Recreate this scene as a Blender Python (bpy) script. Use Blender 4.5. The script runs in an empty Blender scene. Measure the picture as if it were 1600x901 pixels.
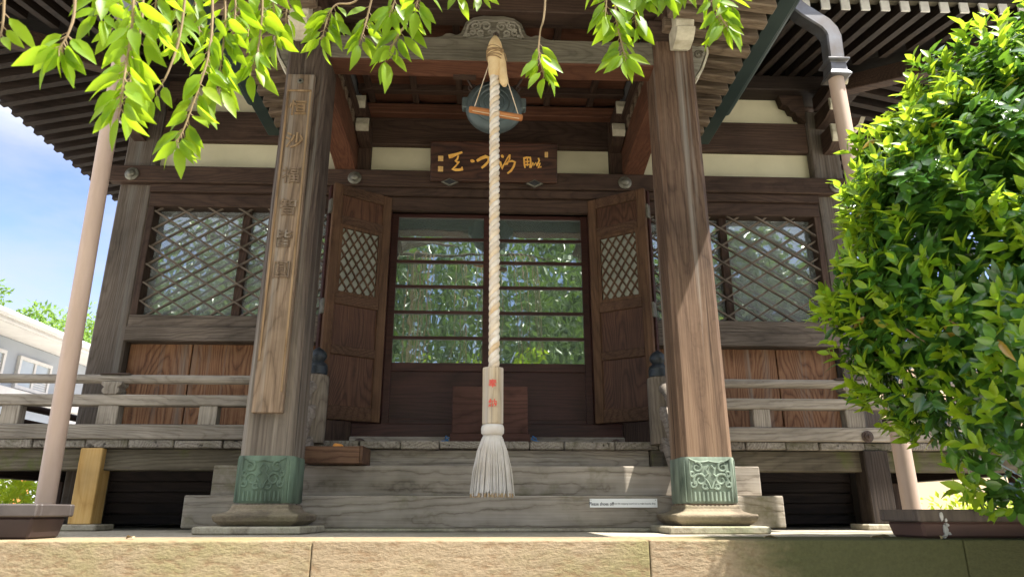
import bpy, math, random
import numpy as np
from mathutils import Vector, Matrix, Quaternion
R = math.radians
random.seed(7)
SC = bpy.context.scene
COL = SC.collection
ZO = 1.0                      # the eye stands one metre above the ground; heights below are given from the eye

# ------------------------------------------------------------------ camera, world, sun, exposure
cam_d = bpy.data.cameras.new('camera')
cam = bpy.data.objects.new('camera', cam_d)
COL.objects.link(cam)
cam_d.sensor_width = 36
cam_d.lens = 24.525
cam.location = (-0.03, 0, ZO)
cam.rotation_euler = (R(90) + math.atan(350 / 1090), 0, R(-2.3))
cam_d.clip_start = 0.05
cam_d.clip_end = 900
cam_d.dof.use_dof = True
cam_d.dof.focus_distance = 3.9
cam_d.dof.aperture_fstop = 5.0
SC.camera = cam

SUN = Vector((1.0, -0.54, 2.3)).normalized()
world = bpy.data.worlds.new('World')
SC.world = world
world.use_nodes = True
nt = world.node_tree
nt.nodes.clear()
wo = nt.nodes.new('ShaderNodeOutputWorld')
bg = nt.nodes.new('ShaderNodeBackground')
sky = nt.nodes.new('ShaderNodeTexSky')
sky.sky_type = 'NISHITA'
sky.sun_disc = False
sky.sun_elevation = math.asin(SUN.z)
sky.sun_rotation = math.atan2(SUN.x, SUN.y)
sky.air_density = 1.0
sky.dust_density = 0.1
sky.altitude = 4000
sky.ozone_density = 1.0
bg.inputs[1].default_value = 0.10
tc = nt.nodes.new('ShaderNodeTexCoord')
mp = nt.nodes.new('ShaderNodeMapping')
mp.inputs['Scale'].default_value = (1.3, 1.3, 3.4)
mp.inputs['Location'].default_value = (2.2, 0.7, 0.35)
cn = nt.nodes.new('ShaderNodeTexNoise')
cn.inputs['Scale'].default_value = 2.0
cn.inputs['Detail'].default_value = 7
cn.inputs['Roughness'].default_value = 0.55
cr = nt.nodes.new('ShaderNodeValToRGB')
cr.color_ramp.elements[0].position = 0.34
cr.color_ramp.elements[0].color = (0, 0, 0, 1)
cr.color_ramp.elements[1].position = 0.60
cr.color_ramp.elements[1].color = (0.85, 0.85, 0.85, 1)
mx = nt.nodes.new('ShaderNodeMixRGB')
# bright clouds added above the view to fill porch shade, thin veils near horizon
sx = nt.nodes.new('ShaderNodeSeparateXYZ')
el = nt.nodes.new('ShaderNodeValToRGB')
el.color_ramp.elements[0].position = 0.40
el.color_ramp.elements[0].color = (1.95, 2.02, 2.1, 1)
el.color_ramp.elements[1].position = 0.75
el.color_ramp.elements[1].color = (8.5, 8.5, 8.5, 1)
nt.links.new(tc.outputs['Generated'], sx.inputs[0])
nt.links.new(sx.outputs[2], el.inputs[0])

nt.links.new(el.outputs[0], mx.inputs[2])
nt.links.new(tc.outputs['Generated'], mp.inputs[0])
nt.links.new(mp.outputs[0], cn.inputs['Vector'])
hi = nt.nodes.new('ShaderNodeMapRange')
hi.inputs[1].default_value = 0.42
hi.inputs[2].default_value = 0.80
hi.inputs[3].default_value = 0.0
hi.inputs[4].default_value = 0.22
add = nt.nodes.new('ShaderNodeMath')
nt.links.new(sx.outputs[2], hi.inputs[0])
nt.links.new(cn.outputs[0], add.inputs[0])
nt.links.new(hi.outputs[0], add.inputs[1])
nt.links.new(add.outputs[0], cr.inputs[0])
nt.links.new(cr.outputs[0], mx.inputs[0])
gr = nt.nodes.new('ShaderNodeMixRGB')
gr.blend_type = 'MULTIPLY'
gr.inputs[0].default_value = 1.0
gr.inputs[2].default_value = (1.02, 0.93, 1.02, 1)
nt.links.new(sky.outputs[0], gr.inputs[1])
nt.links.new(gr.outputs[0], mx.inputs[1])
nt.links.new(mx.outputs[0], bg.inputs[0])
nt.links.new(bg.outputs[0], wo.inputs[0])

sd = bpy.data.lights.new('sun', 'SUN')
sd.energy = 3.5
sd.angle = R(0.5)
sd.color = (1.0, 0.95, 0.86)
so = bpy.data.objects.new('sun', sd)
so.rotation_euler = (-SUN).to_track_quat('-Z', 'Y').to_euler()
so.location = (6, -4, 14)
COL.objects.link(so)

SC.view_settings.view_transform = 'Standard'
SC.view_settings.look = 'None'
SC.view_settings.exposure = 2.15
SC.view_settings.gamma = 1
SC.view_settings.use_curve_mapping = False
SC.cycles.max_bounces = 8
SC.cycles.diffuse_bounces = 4
SC.cycles.transparent_max_bounces = 12
SC.cycles.sample_clamp_indirect = 6

# ------------------------------------------------------------------ materials
def nmat(name):
    m = bpy.data.materials.new(name)
    m.use_nodes = True
    t = m.node_tree
    t.nodes.clear()
    out = t.nodes.new('ShaderNodeOutputMaterial')
    b = t.nodes.new('ShaderNodeBsdfPrincipled')
    t.links.new(b.outputs[0], out.inputs[0])
    return m, t, b, out

def N(t, kind, **kw):
    n = t.nodes.new(kind)
    for k, v in kw.items():
        setattr(n, k, v)
    return n

def L(t, a, b):
    t.links.new(a, b)

def objvec(t, spread=23.0):
    tc = N(t, 'ShaderNodeTexCoord')
    oi = N(t, 'ShaderNodeObjectInfo')
    mu = N(t, 'ShaderNodeVectorMath', operation='SCALE')
    mu.inputs[0].default_value = (1.0, 0.73, 1.37)
    k = N(t, 'ShaderNodeMath', operation='MULTIPLY')
    k.inputs[1].default_value = spread
    L(t, oi.outputs['Random'], k.inputs[0])
    L(t, k.outputs[0], mu.inputs['Scale'])
    ad = N(t, 'ShaderNodeVectorMath', operation='ADD')
    L(t, tc.outputs['Object'], ad.inputs[0])
    L(t, mu.outputs[0], ad.inputs[1])
    return ad.outputs[0], tc.outputs['Object'], oi.outputs['Random']

def noise(t, vec, scale, detail=3, rough=0.55, sc=None):
    n = N(t, 'ShaderNodeTexNoise')
    n.inputs['Scale'].default_value = scale
    n.inputs['Detail'].default_value = detail
    n.inputs['Roughness'].default_value = rough
    if sc is not None:
        m = N(t, 'ShaderNodeMapping')
        m.inputs['Scale'].default_value = sc
        L(t, vec, m.inputs[0])
        vec = m.outputs[0]
    L(t, vec, n.inputs['Vector'])
    return n.outputs[0]

def ramp(t, fac, stops, inter='LINEAR'):
    r = N(t, 'ShaderNodeValToRGB')
    r.color_ramp.interpolation = inter
    e = r.color_ramp.elements
    while len(e) < len(stops):
        e.new(0.5)
    for i, (p, c) in enumerate(stops):
        e[i].position = p
        e[i].color = (c[0], c[1], c[2], 1) if not isinstance(c, (int, float)) else (c, c, c, 1)
    L(t, fac, r.inputs[0])
    return r.outputs[0]

def math2(t, op, a, b):
    m = N(t, 'ShaderNodeMath', operation=op)
    for i, v in enumerate((a, b)):
        if isinstance(v, (int, float)):
            m.inputs[i].default_value = v
        else:
            L(t, v, m.inputs[i])
    return m.outputs[0]

def mixc(t, fac, a, b, blend='MIX'):
    m = N(t, 'ShaderNodeMixRGB', blend_type=blend)
    for i, v in enumerate((fac, a, b)):
        if isinstance(v, (int, float)):
            m.inputs[i].default_value = v if i == 0 else (v, v, v, 1)
        elif isinstance(v, tuple):
            m.inputs[i].default_value = (v[0], v[1], v[2], 1)
        else:
            L(t, v, m.inputs[i])
    return m.outputs[0]

def bump(t, b, h, strength=0.3, dist=0.01):
    n = N(t, 'ShaderNodeBump')
    n.inputs['Strength'].default_value = strength
    n.inputs['Distance'].default_value = dist
    L(t, h, n.inputs['Height'])
    L(t, n.outputs[0], b.inputs['Normal'])

FW = 0.42
def wood(name, dark, mid, light, axis='Z', fig=26, figw=0.55, gray=None, gamt=(0.5, 0.68), rough=0.72,
         bmp=0.35, low=2.6, along=0.28, moss_shade=None, crack=0.0, bleach_sunlit=None):
    """sawn timber: growth-ring figure from the contours of a stretched noise, fibres, stains, weathering"""
    m, t, b, out = nmat(name)
    v, ov, rnd = objvec(t)
    ax = 'XYZ'.index(axis)
    s1 = [low] * 3; s1[ax] = along * low / 2.6
    s2 = [115.0] * 3; s2[ax] = 2.6
    s3 = [15.0] * 3; s3[ax] = 0.32
    n1 = noise(t, v, 1.0, 1.5, 0.45, tuple(s1))
    warp = noise(t, v, 1.0, 3, 0.6, (7, 7, 7))
    n1 = math2(t, 'ADD', n1, math2(t, 'MULTIPLY', warp, 0.035))
    f = math2(t, 'SINE', math2(t, 'MULTIPLY', n1, fig * 6.0 * (1.0 if figw > 0.8 else 2.4)), 0)
    f = math2(t, 'ADD', math2(t, 'MULTIPLY', f, 0.5), 0.5)
    f = math2(t, 'POWER', f, 0.27)
    fine = noise(t, v, 1.0, 4, 0.6, tuple(s2))
    val = math2(t, 'ADD', math2(t, 'MULTIPLY', f, figw * FW), math2(t, 'MULTIPLY', fine, 1 - figw * FW))
    col = ramp(t, val, [(0.20, dark), (0.52, mid), (0.85, light)])
    blot = noise(t, v, 1.0, 4, 0.6, (2.1, 2.1, 2.1))
    col = mixc(t, 1.0, col, ramp(t, blot, [(0.3, 0.62), (0.55, 1.0), (0.75, 1.25)]), 'MULTIPLY')
    if gray:
        g = noise(t, v, 1.0, 4, 0.65, tuple(s3))
        gm = ramp(t, g, [(gamt[0], 0.0), (gamt[1], 1.0)])
        gc = mixc(t, fine, tuple(c * 0.6 for c in gray), tuple(c * 1.35 for c in gray))
        col = mixc(t, gm, col, gc)
    if bleach_sunlit:                                            # weathering climbing from a post's foot, plus sunlight painted into pillarB's orange
        sx = N(t, 'ShaderNodeSeparateXYZ'); L(t, ov, sx.inputs[0])
        h = math2(t, 'ADD', sx.outputs[2], math2(t, 'MULTIPLY', noise(t, v, 1.0, 3, 0.6, tuple(s3)), 0.9))
        bm = ramp(t, math2(t, 'MULTIPLY', h, 0.5), [(0.30, 1.0), (0.95, 0.0)])
        strk = ramp(t, noise(t, v, 1.0, 4, 0.6, tuple(s3)), [(0.38, 0.15), (0.60, 0.9)])
        col = mixc(t, math2(t, 'MULTIPLY', bm, strk), col, mixc(t, fine, tuple(c * 0.55 for c in bleach_sunlit), tuple(c * 1.3 for c in bleach_sunlit)))
    if moss_shade:
        g = noise(t, v, 1.0, 5, 0.7, (3.2, 3.2, 3.2))
        col = mixc(t, ramp(t, g, [(0.52, 0.0), (0.68, 0.8)]), col, moss_shade)
    hh = math2(t, 'ADD', math2(t, 'MULTIPLY', fine, 0.6), math2(t, 'MULTIPLY', f, 0.3))
    if crack:
        s4 = [26.0] * 3; s4[ax] = 0.9
        c = noise(t, v, 1.0, 2, 0.5, tuple(s4))
        cm = ramp(t, c, [(0.30, 0.0), (0.36, 1.0)])
        col = mixc(t, math2(t, 'MULTIPLY', math2(t, 'SUBTRACT', 1.0, cm), crack), col, tuple(x * 0.3 for x in dark))
        hh = math2(t, 'ADD', hh, math2(t, 'MULTIPLY', cm, 0.5))
    L(t, col, b.inputs['Base Color'])
    b.inputs['Roughness'].default_value = rough
    b.inputs['Specular IOR Level'].default_value = 0.25
    bump(t, b, hh, bmp, 0.006)
    return m

def plain(name, c1, c2=None, scale=6, rough=0.6, metal=0.0, bmp=0.0, bscale=40, spec=0.4, stretch=None):
    m, t, b, out = nmat(name)
    v, ov, rnd = objvec(t)
    c2 = c2 or tuple(x * 0.8 for x in c1)
    n = noise(t, v, scale, 5, 0.6, stretch)
    L(t, ramp(t, n, [(0.3, c1), (0.7, c2)]), b.inputs['Base Color'])
    b.inputs['Roughness'].default_value = rough
    b.inputs['Metallic'].default_value = metal
    b.inputs['Specular IOR Level'].default_value = spec
    if bmp:
        bump(t, b, noise(t, v, bscale, 4, 0.6, stretch), bmp, 0.004)
    return m

def stone(name, a, bcol, green, darkc, gfac=(0.5, 0.7), sc=1.0, bmp=0.8, stretch=(24, 24, 62), moss_shade=None):
    m, t, b, out = nmat(name)
    v, ov, rnd = objvec(t)
    n = noise(t, v, 2.2 * sc, 6, 0.65)
    col = ramp(t, n, [(0.3, bcol), (0.65, a)])
    g = noise(t, v, 1.4 * sc, 6, 0.7, (1, 1, 1.6))
    col = mixc(t, ramp(t, g, [(gfac[0], 0.0), (gfac[1], 0.75)]), col, green)
    p = noise(t, v, 1.0, 5, 0.65, stretch)
    col = mixc(t, ramp(t, p, [(0.36, 0.7), (0.5, 0.0)]), col, darkc)
    if moss_shade:  # dark green at the right: moss with the shrub's shadow painted in
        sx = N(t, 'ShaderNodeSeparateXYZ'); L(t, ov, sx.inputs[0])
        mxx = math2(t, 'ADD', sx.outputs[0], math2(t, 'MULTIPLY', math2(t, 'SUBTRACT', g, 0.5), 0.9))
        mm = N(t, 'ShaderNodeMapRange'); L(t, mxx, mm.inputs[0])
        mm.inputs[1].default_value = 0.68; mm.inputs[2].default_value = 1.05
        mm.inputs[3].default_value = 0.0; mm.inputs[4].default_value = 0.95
        col = mixc(t, mm.outputs[0], col, moss_shade)
    sp = noise(t, v, 95, 3, 0.6)
    col = mixc(t, 1.0, col, ramp(t, sp, [(0.3, 0.86), (0.7, 1.12)]), 'MULTIPLY')
    L(t, col, b.inputs['Base Color'])
    b.inputs['Roughness'].default_value = 0.9
    b.inputs['Specular IOR Level'].default_value = 0.2
    bump(t, b, math2(t, 'ADD', p, math2(t, 'MULTIPLY', sp, 0.25)), bmp, 0.02)
    return m

def leafmat(name, stops, trans=0.4, tcol=(0.35, 0.55, 0.06), rough=0.38, spec=0.5):
    m, t, b, out = nmat(name)
    g = N(t, 'ShaderNodeNewGeometry')
    v, ov, rnd = objvec(t, 0)
    col = ramp(t, g.outputs['Random Per Island'], stops)
    n = noise(t, v, 30, 3)
    col = mixc(t, 1.0, col, ramp(t, n, [(0.3, 0.82), (0.7, 1.12)]), 'MULTIPLY')
    L(t, col, b.inputs['Base Color'])
    b.inputs['Roughness'].default_value = rough
    b.inputs['Specular IOR Level'].default_value = spec
    tr = N(t, 'ShaderNodeBsdfTranslucent')
    L(t, mixc(t, 0.6, col, tcol), tr.inputs[0])
    mxs = N(t, 'ShaderNodeMixShader')
    mxs.inputs[0].default_value = trans
    L(t, b.outputs[0], mxs.inputs[1])
    L(t, tr.outputs[0], mxs.inputs[2])
    L(t, mxs.outputs[0], out.inputs[0])
    return m

M = {}
for ax in 'XYZ':
    M['beam' + ax] = wood('dark beam wood ' + ax, (0.018, 0.011, 0.008), (0.050, 0.029, 0.020), (0.095, 0.058, 0.040), ax, fig=18, bmp=0.3)
    M['gray' + ax] = wood('weathered grey wood ' + ax, (0.10, 0.082, 0.064), (0.255, 0.222, 0.182), (0.40, 0.362, 0.31), ax, fig=24, figw=0.5, bmp=0.6, crack=0.5, rough=0.85)
    M['red' + ax] = wood('reddish beam wood ' + ax, (0.045, 0.018, 0.010), (0.10, 0.040, 0.022), (0.16, 0.07, 0.04), ax, fig=16)
M['nose'] = wood('pale carved nose wood', (0.09, 0.08, 0.06), (0.21, 0.19, 0.15), (0.32, 0.30, 0.245), 'X', fig=22, bmp=0.4, rough=0.85)
for ax in 'XY':
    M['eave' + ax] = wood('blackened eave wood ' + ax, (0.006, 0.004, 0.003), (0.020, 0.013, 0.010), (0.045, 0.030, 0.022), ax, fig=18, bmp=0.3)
M['newel'] = wood('brown grey newel wood', (0.055, 0.042, 0.030), (0.15, 0.122, 0.092), (0.25, 0.215, 0.17), 'Z', fig=20, bmp=0.5, crack=0.4, rough=0.85)
M['handrail'] = wood('grey brown handrail wood', (0.07, 0.056, 0.044), (0.19, 0.16, 0.13), (0.30, 0.265, 0.225), 'Y', fig=20, bmp=0.5, crack=0.4, rough=0.85)
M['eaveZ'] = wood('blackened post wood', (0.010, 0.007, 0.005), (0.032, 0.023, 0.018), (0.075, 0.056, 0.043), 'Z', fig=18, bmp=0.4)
M['sillX'] = wood('brown sill wood', (0.045, 0.034, 0.025), (0.125, 0.098, 0.076), (0.215, 0.175, 0.14), 'X', fig=20, bmp=0.45, crack=0.4, rough=0.85)
M['nearblack'] = wood('near black eave board', (0.004, 0.003, 0.003), (0.010, 0.008, 0.007), (0.020, 0.016, 0.014), 'X', fig=10, bmp=0.2)  # even near-black brown for the boards under the eaves
M['step'] = wood('step timber', (0.085, 0.066, 0.048), (0.275, 0.240, 0.195), (0.37, 0.332, 0.285), 'X', fig=34, figw=0.82, bmp=0.4, crack=0.25, rough=0.85, low=2.2, along=0.22, moss_shade=(0.13, 0.12, 0.06))
M['deck'] = wood('deck board', (0.06, 0.05, 0.04), (0.20, 0.175, 0.145), (0.36, 0.33, 0.29), 'Y', fig=20, bmp=0.6, crack=0.8, rough=0.9, moss_shade=(0.09, 0.085, 0.045))
M['mossbeam'] = wood('mossy joist wood', (0.04, 0.032, 0.022), (0.105, 0.088, 0.062), (0.18, 0.155, 0.11), 'X', fig=18, bmp=0.4, moss_shade=(0.08, 0.10, 0.015), rough=0.9)
M['pillarA'] = wood('pillar wood dark', (0.020, 0.013, 0.009), (0.056, 0.039, 0.029), (0.12, 0.09, 0.068), 'Z', fig=18, gray=(0.22, 0.20, 0.175), gamt=(0.56, 0.74), crack=0.6, bmp=0.5, bleach_sunlit=(0.30, 0.26, 0.21))
M['pillarB'] = wood('pillar wood reddish', (0.03, 0.016, 0.010), (0.098, 0.058, 0.037), (0.19, 0.125, 0.084), 'Z', fig=16, gray=(0.25, 0.225, 0.195), gamt=(0.54, 0.72), crack=0.6, bmp=0.5, bleach_sunlit=(0.31, 0.20, 0.125))  # warm foot colour also paints in the sunlit lower part
M['post'] = wood('corner post wood', (0.04, 0.03, 0.024), (0.105, 0.082, 0.064), (0.17, 0.14, 0.115), 'Z', fig=20, gray=(0.15, 0.14, 0.125), bmp=0.4, crack=0.5)
M['keyaki'] = wood('figured panel board', (0.05, 0.019, 0.008), (0.195, 0.085, 0.037), (0.36, 0.19, 0.095), 'Z', fig=40, figw=0.85, low=3.2, along=0.42, bmp=0.15, rough=0.6, gray=(0.23, 0.185, 0.145), gamt=(0.52, 0.75))
M['doorpanel'] = wood('door panel board', (0.025, 0.011, 0.006), (0.062, 0.026, 0.013), (0.125, 0.06, 0.032), 'Z', fig=40, figw=0.82, low=3.8, along=0.5, bmp=0.15, rough=0.55)
M['doorframe'] = wood('door frame wood', (0.034, 0.016, 0.008), (0.092, 0.047, 0.024), (0.16, 0.09, 0.05), 'Z', fig=12, bmp=0.35)
M['doorframeX'] = wood('door rail wood', (0.028, 0.013, 0.007), (0.075, 0.038, 0.021), (0.135, 0.076, 0.045), 'X', fig=12, bmp=0.35)
M['lacquer'] = wood('dark lacquered wood', (0.018, 0.007, 0.006), (0.042, 0.016, 0.013), (0.07, 0.028, 0.022), 'X', fig=12, bmp=0.1, rough=0.42)
M['boxwood'] = wood('offering box wood', (0.03, 0.012, 0.008), (0.066, 0.028, 0.02), (0.10, 0.046, 0.034), 'X', fig=30, figw=0.9, bmp=0.35)
M['lattice'] = wood('lattice wood', (0.05, 0.037, 0.026), (0.12, 0.093, 0.07), (0.20, 0.16, 0.122), 'X', fig=6, bmp=0.2)
M['newwood'] = wood('new yellow timber', (0.40, 0.22, 0.06), (0.56, 0.34, 0.11), (0.66, 0.44, 0.18), 'Z', fig=9, figw=0.8, bmp=0.08, rough=0.55)
M['crate'] = wood('brown crate wood', (0.04, 0.018, 0.010), (0.115, 0.060, 0.034), (0.19, 0.11, 0.068), 'X', fig=30, figw=0.9, bmp=0.3)
M['plaque'] = wood('plaque wood', (0.010, 0.004, 0.003), (0.034, 0.013, 0.008), (0.085, 0.036, 0.019), 'X', fig=26, figw=1.0, low=4, bmp=0.2, rough=0.5)
M['tablet'] = wood('tablet wood', (0.055, 0.034, 0.022), (0.165, 0.115, 0.075), (0.30, 0.22, 0.15), 'Z', fig=14, figw=0.6, bmp=0.4, gray=(0.25, 0.22, 0.185), gamt=(0.5, 0.68), crack=0.3)
M['tabedge'] = wood('tablet moulding wood', (0.08, 0.045, 0.02), (0.24, 0.155, 0.08), (0.38, 0.27, 0.16), 'Z', fig=8, bmp=0.2)
M['handle'] = wood('pale handle wood', (0.22, 0.16, 0.10), (0.46, 0.37, 0.25), (0.60, 0.50, 0.36), 'Z', fig=14, figw=0.8, bmp=0.3, gray=(0.40, 0.36, 0.32), gamt=(0.45, 0.62))
M['dowel'] = wood('orange striker wood', (0.30, 0.11, 0.035), (0.50, 0.20, 0.07), (0.62, 0.30, 0.12), 'X', fig=10, bmp=0.3)
M['carve'] = wood('carved grey wood', (0.05, 0.045, 0.032), (0.12, 0.105, 0.078), (0.19, 0.17, 0.13), 'X', fig=22, bmp=0.4, rough=0.85)
M['rafterX'] = wood('tan rafter wood', (0.05, 0.034, 0.022), (0.14, 0.10, 0.068), (0.24, 0.185, 0.13), 'X', fig=16, bmp=0.4, crack=0.4)
M['endwhite'] = plain('whitened timber end', (0.62, 0.58, 0.46), (0.36, 0.32, 0.23), 14, 0.9, bmp=0.3)
M['rafterend'] = plain('white painted rafter end', (0.80, 0.79, 0.76), (0.62, 0.60, 0.58), 20, 0.85)
M['plaster'] = plain('cream plaster', (0.66, 0.61, 0.43), (0.52, 0.48, 0.33), 2.2, 0.95, bmp=0.12, bscale=60, spec=0.1)
M['stone'] = stone('tan tooled stone', (0.29, 0.224, 0.145), (0.205, 0.156, 0.10), (0.20, 0.18, 0.08), (0.18, 0.115, 0.065), moss_shade=(0.052, 0.057, 0.023), gfac=(0.46, 0.64), bmp=0.45)
M['slab'] = stone('grey paving stone', (0.40, 0.36, 0.29), (0.30, 0.27, 0.22), (0.18, 0.19, 0.12), (0.2, 0.17, 0.13), bmp=0.3)
M['pad'] = stone('pad stone', (0.42, 0.38, 0.29), (0.30, 0.27, 0.21), (0.16, 0.18, 0.10), (0.18, 0.15, 0.11), bmp=0.4, stretch=(9, 9, 9))
M['basewood'] = stone('weathered column base', (0.27, 0.22, 0.155), (0.17, 0.14, 0.10), (0.14, 0.13, 0.07), (0.10, 0.08, 0.06), bmp=0.3, stretch=(7, 7, 22))
M['gravel'] = stone('ground gravel', (0.60, 0.57, 0.51), (0.50, 0.47, 0.42), (0.44, 0.42, 0.35), (0.16, 0.14, 0.11), bmp=0.5, stretch=(30, 30, 30))
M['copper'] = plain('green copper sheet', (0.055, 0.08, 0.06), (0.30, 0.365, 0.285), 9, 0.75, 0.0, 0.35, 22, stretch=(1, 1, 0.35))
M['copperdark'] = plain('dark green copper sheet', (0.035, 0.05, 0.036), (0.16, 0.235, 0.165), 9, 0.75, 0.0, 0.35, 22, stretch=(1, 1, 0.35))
M['fascia'] = plain('dark green copper flashing', (0.014, 0.030, 0.030), (0.03, 0.05, 0.048), 4, 0.5, 0.3, spec=0.5)
M['downcopper'] = plain('browned copper pipe', (0.15, 0.16, 0.185), (0.085, 0.07, 0.06), 6, 0.42, 0.55)
M['pipe'] = plain('beige pipe paint', (0.50, 0.375, 0.30), (0.39, 0.285, 0.22), 5, 0.5, spec=0.4, stretch=(2.5, 2.5, 0.35))
M['bronze'] = plain('grey green bronze', (0.075, 0.098, 0.102), (0.125, 0.15, 0.148), 5, 0.55, 0.55, 0.15)
M['finial'] = plain('blackened finial metal', (0.020, 0.025, 0.030), (0.040, 0.048, 0.055), 14, 0.5, 0.4, 0.15)
M['iron'] = plain('rusty iron', (0.06, 0.045, 0.04), (0.12, 0.085, 0.07), 30, 0.7, 0.5)
M['boss'] = plain('nail cover metal', (0.10, 0.095, 0.075), (0.22, 0.21, 0.17), 30, 0.5, 0.5)
M['gold'] = plain('gold leaf', (0.88, 0.52, 0.12), (0.72, 0.36, 0.07), 25, 0.42, 0.25)
M['seal'] = plain('faded gold seal', (0.66, 0.42, 0.14), (0.40, 0.24, 0.08), 60, 0.6)
M['black'] = plain('black metal', (0.012, 0.012, 0.014), None, 5, 0.5)
M['redink'] = plain('red lettering paint', (0.62, 0.07, 0.05), (0.50, 0.10, 0.08), 40, 0.8)
M['sign'] = plain('white sign board', (0.80, 0.82, 0.83), (0.74, 0.77, 0.79), 5, 0.6)
M['ink'] = plain('dark sign print', (0.04, 0.05, 0.07), None, 5, 0.7)
M['ropewhite'] = plain('white rope fibre', (0.78, 0.73, 0.66), (0.50, 0.41, 0.31), 11, 0.95, 0, 0.5, 160, spec=0.1)
M['ropetan'] = plain('yellowed rope fibre', (0.74, 0.66, 0.54), (0.55, 0.38, 0.20), 9, 0.95, 0, 0.5, 160, spec=0.1)
M['cloth'] = plain('cream wrapping cloth', (0.72, 0.56, 0.33), (0.60, 0.42, 0.22), 22, 0.95, 0, 0.6, 90, spec=0.1)
M['twine'] = plain('brown twine', (0.33, 0.22, 0.11), (0.2, 0.13, 0.07), 60, 0.95)
M['tassel'] = plain('grey white tassel yarn', (0.62, 0.60, 0.58), (0.46, 0.42, 0.37), 9, 0.95, spec=0.1)
M['tip'] = plain('browned tassel tip', (0.36, 0.24, 0.12), (0.45, 0.35, 0.22), 30, 0.95)
M['bluecord'] = plain('blue cord', (0.03, 0.14, 0.33), None, 20, 0.8)
M['orangecloth'] = plain('orange cloth', (0.75, 0.32, 0.07), None, 10, 0.8)
M['planterdark'] = plain('dark brown planter plastic', (0.028, 0.016, 0.015), (0.05, 0.03, 0.027), 5, 0.55, bmp=0.1)
M['rimdark'] = plain('grey planter rim', (0.045, 0.036, 0.034), (0.08, 0.068, 0.062), 9, 0.6, bmp=0.15)
M['planterred'] = plain('reddish brown planter', (0.16, 0.085, 0.065), (0.11, 0.06, 0.048), 4, 0.6, bmp=0.1)
M['rimbrown'] = plain('scored planter rim', (0.15, 0.115, 0.09), (0.09, 0.068, 0.055), 7, 0.7, bmp=0.3, stretch=(6, 6, 1))
M['drip'] = plain('white paint drip', (0.72, 0.70, 0.66), (0.45, 0.42, 0.38), 40, 0.9)
M['soil'] = plain('dark potting soil', (0.05, 0.035, 0.025), (0.09, 0.065, 0.045), 30, 1.0, bmp=0.8)
M['bark'] = plain('grey brown bark', (0.13, 0.10, 0.075), (0.07, 0.052, 0.04), 8, 0.95, bmp=0.8, stretch=(6, 6, 1))
M['twig'] = plain('olive brown twig', (0.20, 0.14, 0.07), (0.28, 0.20, 0.11), 20, 0.8)
M['rooftile'] = plain('grey roof tile', (0.13, 0.135, 0.14), (0.09, 0.092, 0.095), 5, 0.6, bmp=0.3)
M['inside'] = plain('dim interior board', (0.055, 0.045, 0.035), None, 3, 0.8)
M['screen'] = plain('pale paper screen', (0.50, 0.49, 0.45), (0.42, 0.41, 0.38), 2, 0.9)
M['paper'] = plain('greenish backing glass', (0.30, 0.31, 0.25), (0.22, 0.23, 0.19), 4, 0.45)
M['housewall'] = plain('pale blue grey house siding', (0.40, 0.43, 0.475), (0.35, 0.38, 0.425), 2, 0.9)
M['housetrim'] = plain('off white house trim', (0.74, 0.72, 0.70), (0.62, 0.60, 0.58), 4, 0.8)
M['housepane'] = plain('curtained house pane', (0.40, 0.46, 0.50), (0.55, 0.57, 0.57), 1.5, 0.15)
M['beigewall'] = plain('beige house render', (0.66, 0.52, 0.36), (0.62, 0.48, 0.33), 2, 0.95)
M['bannerwhite'] = plain('white banner cloth', (0.8, 0.78, 0.8), None, 4, 0.9)
M['purple'] = plain('purple banner print', (0.25, 0.17, 0.5), None, 4, 0.9)
M['orangepost'] = plain('orange painted post', (0.75, 0.22, 0.06), (0.8, 0.35, 0.12), 3, 0.6)
M['leafhang'] = leafmat('weeping tree leaf', [(0.0, (0.13, 0.25, 0.012)), (0.6, (0.20, 0.34, 0.016)), (1.0, (0.30, 0.42, 0.02))], 0.62, (0.55, 0.75, 0.02), 0.42, 0.45)
M['leafcrown'] = leafmat('crown leaf', [(0.0, (0.025, 0.055, 0.012)), (0.7, (0.05, 0.10, 0.022)), (1.0, (0.13, 0.20, 0.05))], 0.3, (0.22, 0.38, 0.05), 0.3, 0.7)
M['leafbush'] = leafmat('glossy evergreen leaf', [(0.0, (0.026, 0.085, 0.018)), (0.7, (0.055, 0.155, 0.026)), (0.992, (0.12, 0.25, 0.025)), (0.995, (0.36, 0.26, 0.03)), (1.0, (0.26, 0.15, 0.03))], 0.3, (0.28, 0.52, 0.03), 0.24, 0.7)
M['leafyoung'] = leafmat('young yellow green leaf', [(0.0, (0.11, 0.27, 0.014)), (1.0, (0.33, 0.46, 0.02))], 0.5, (0.5, 0.65, 0.04), 0.35, 0.5)
M['leaffar'] = leafmat('far bright leaf', [(0.0, (0.08, 0.17, 0.03)), (1.0, (0.19, 0.31, 0.06))], 0.35, (0.4, 0.6, 0.08), 0.6, 0.3)
M['leafyellow'] = leafmat('yellow green hedge leaf', [(0.0, (0.22, 0.36, 0.02)), (1.0, (0.42, 0.50, 0.03))], 0.35, (0.6, 0.7, 0.05), 0.6, 0.3)
M['deadleaf'] = plain('dry fallen leaf', (0.34, 0.24, 0.12), (0.5, 0.40, 0.24), 20, 0.9)

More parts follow.
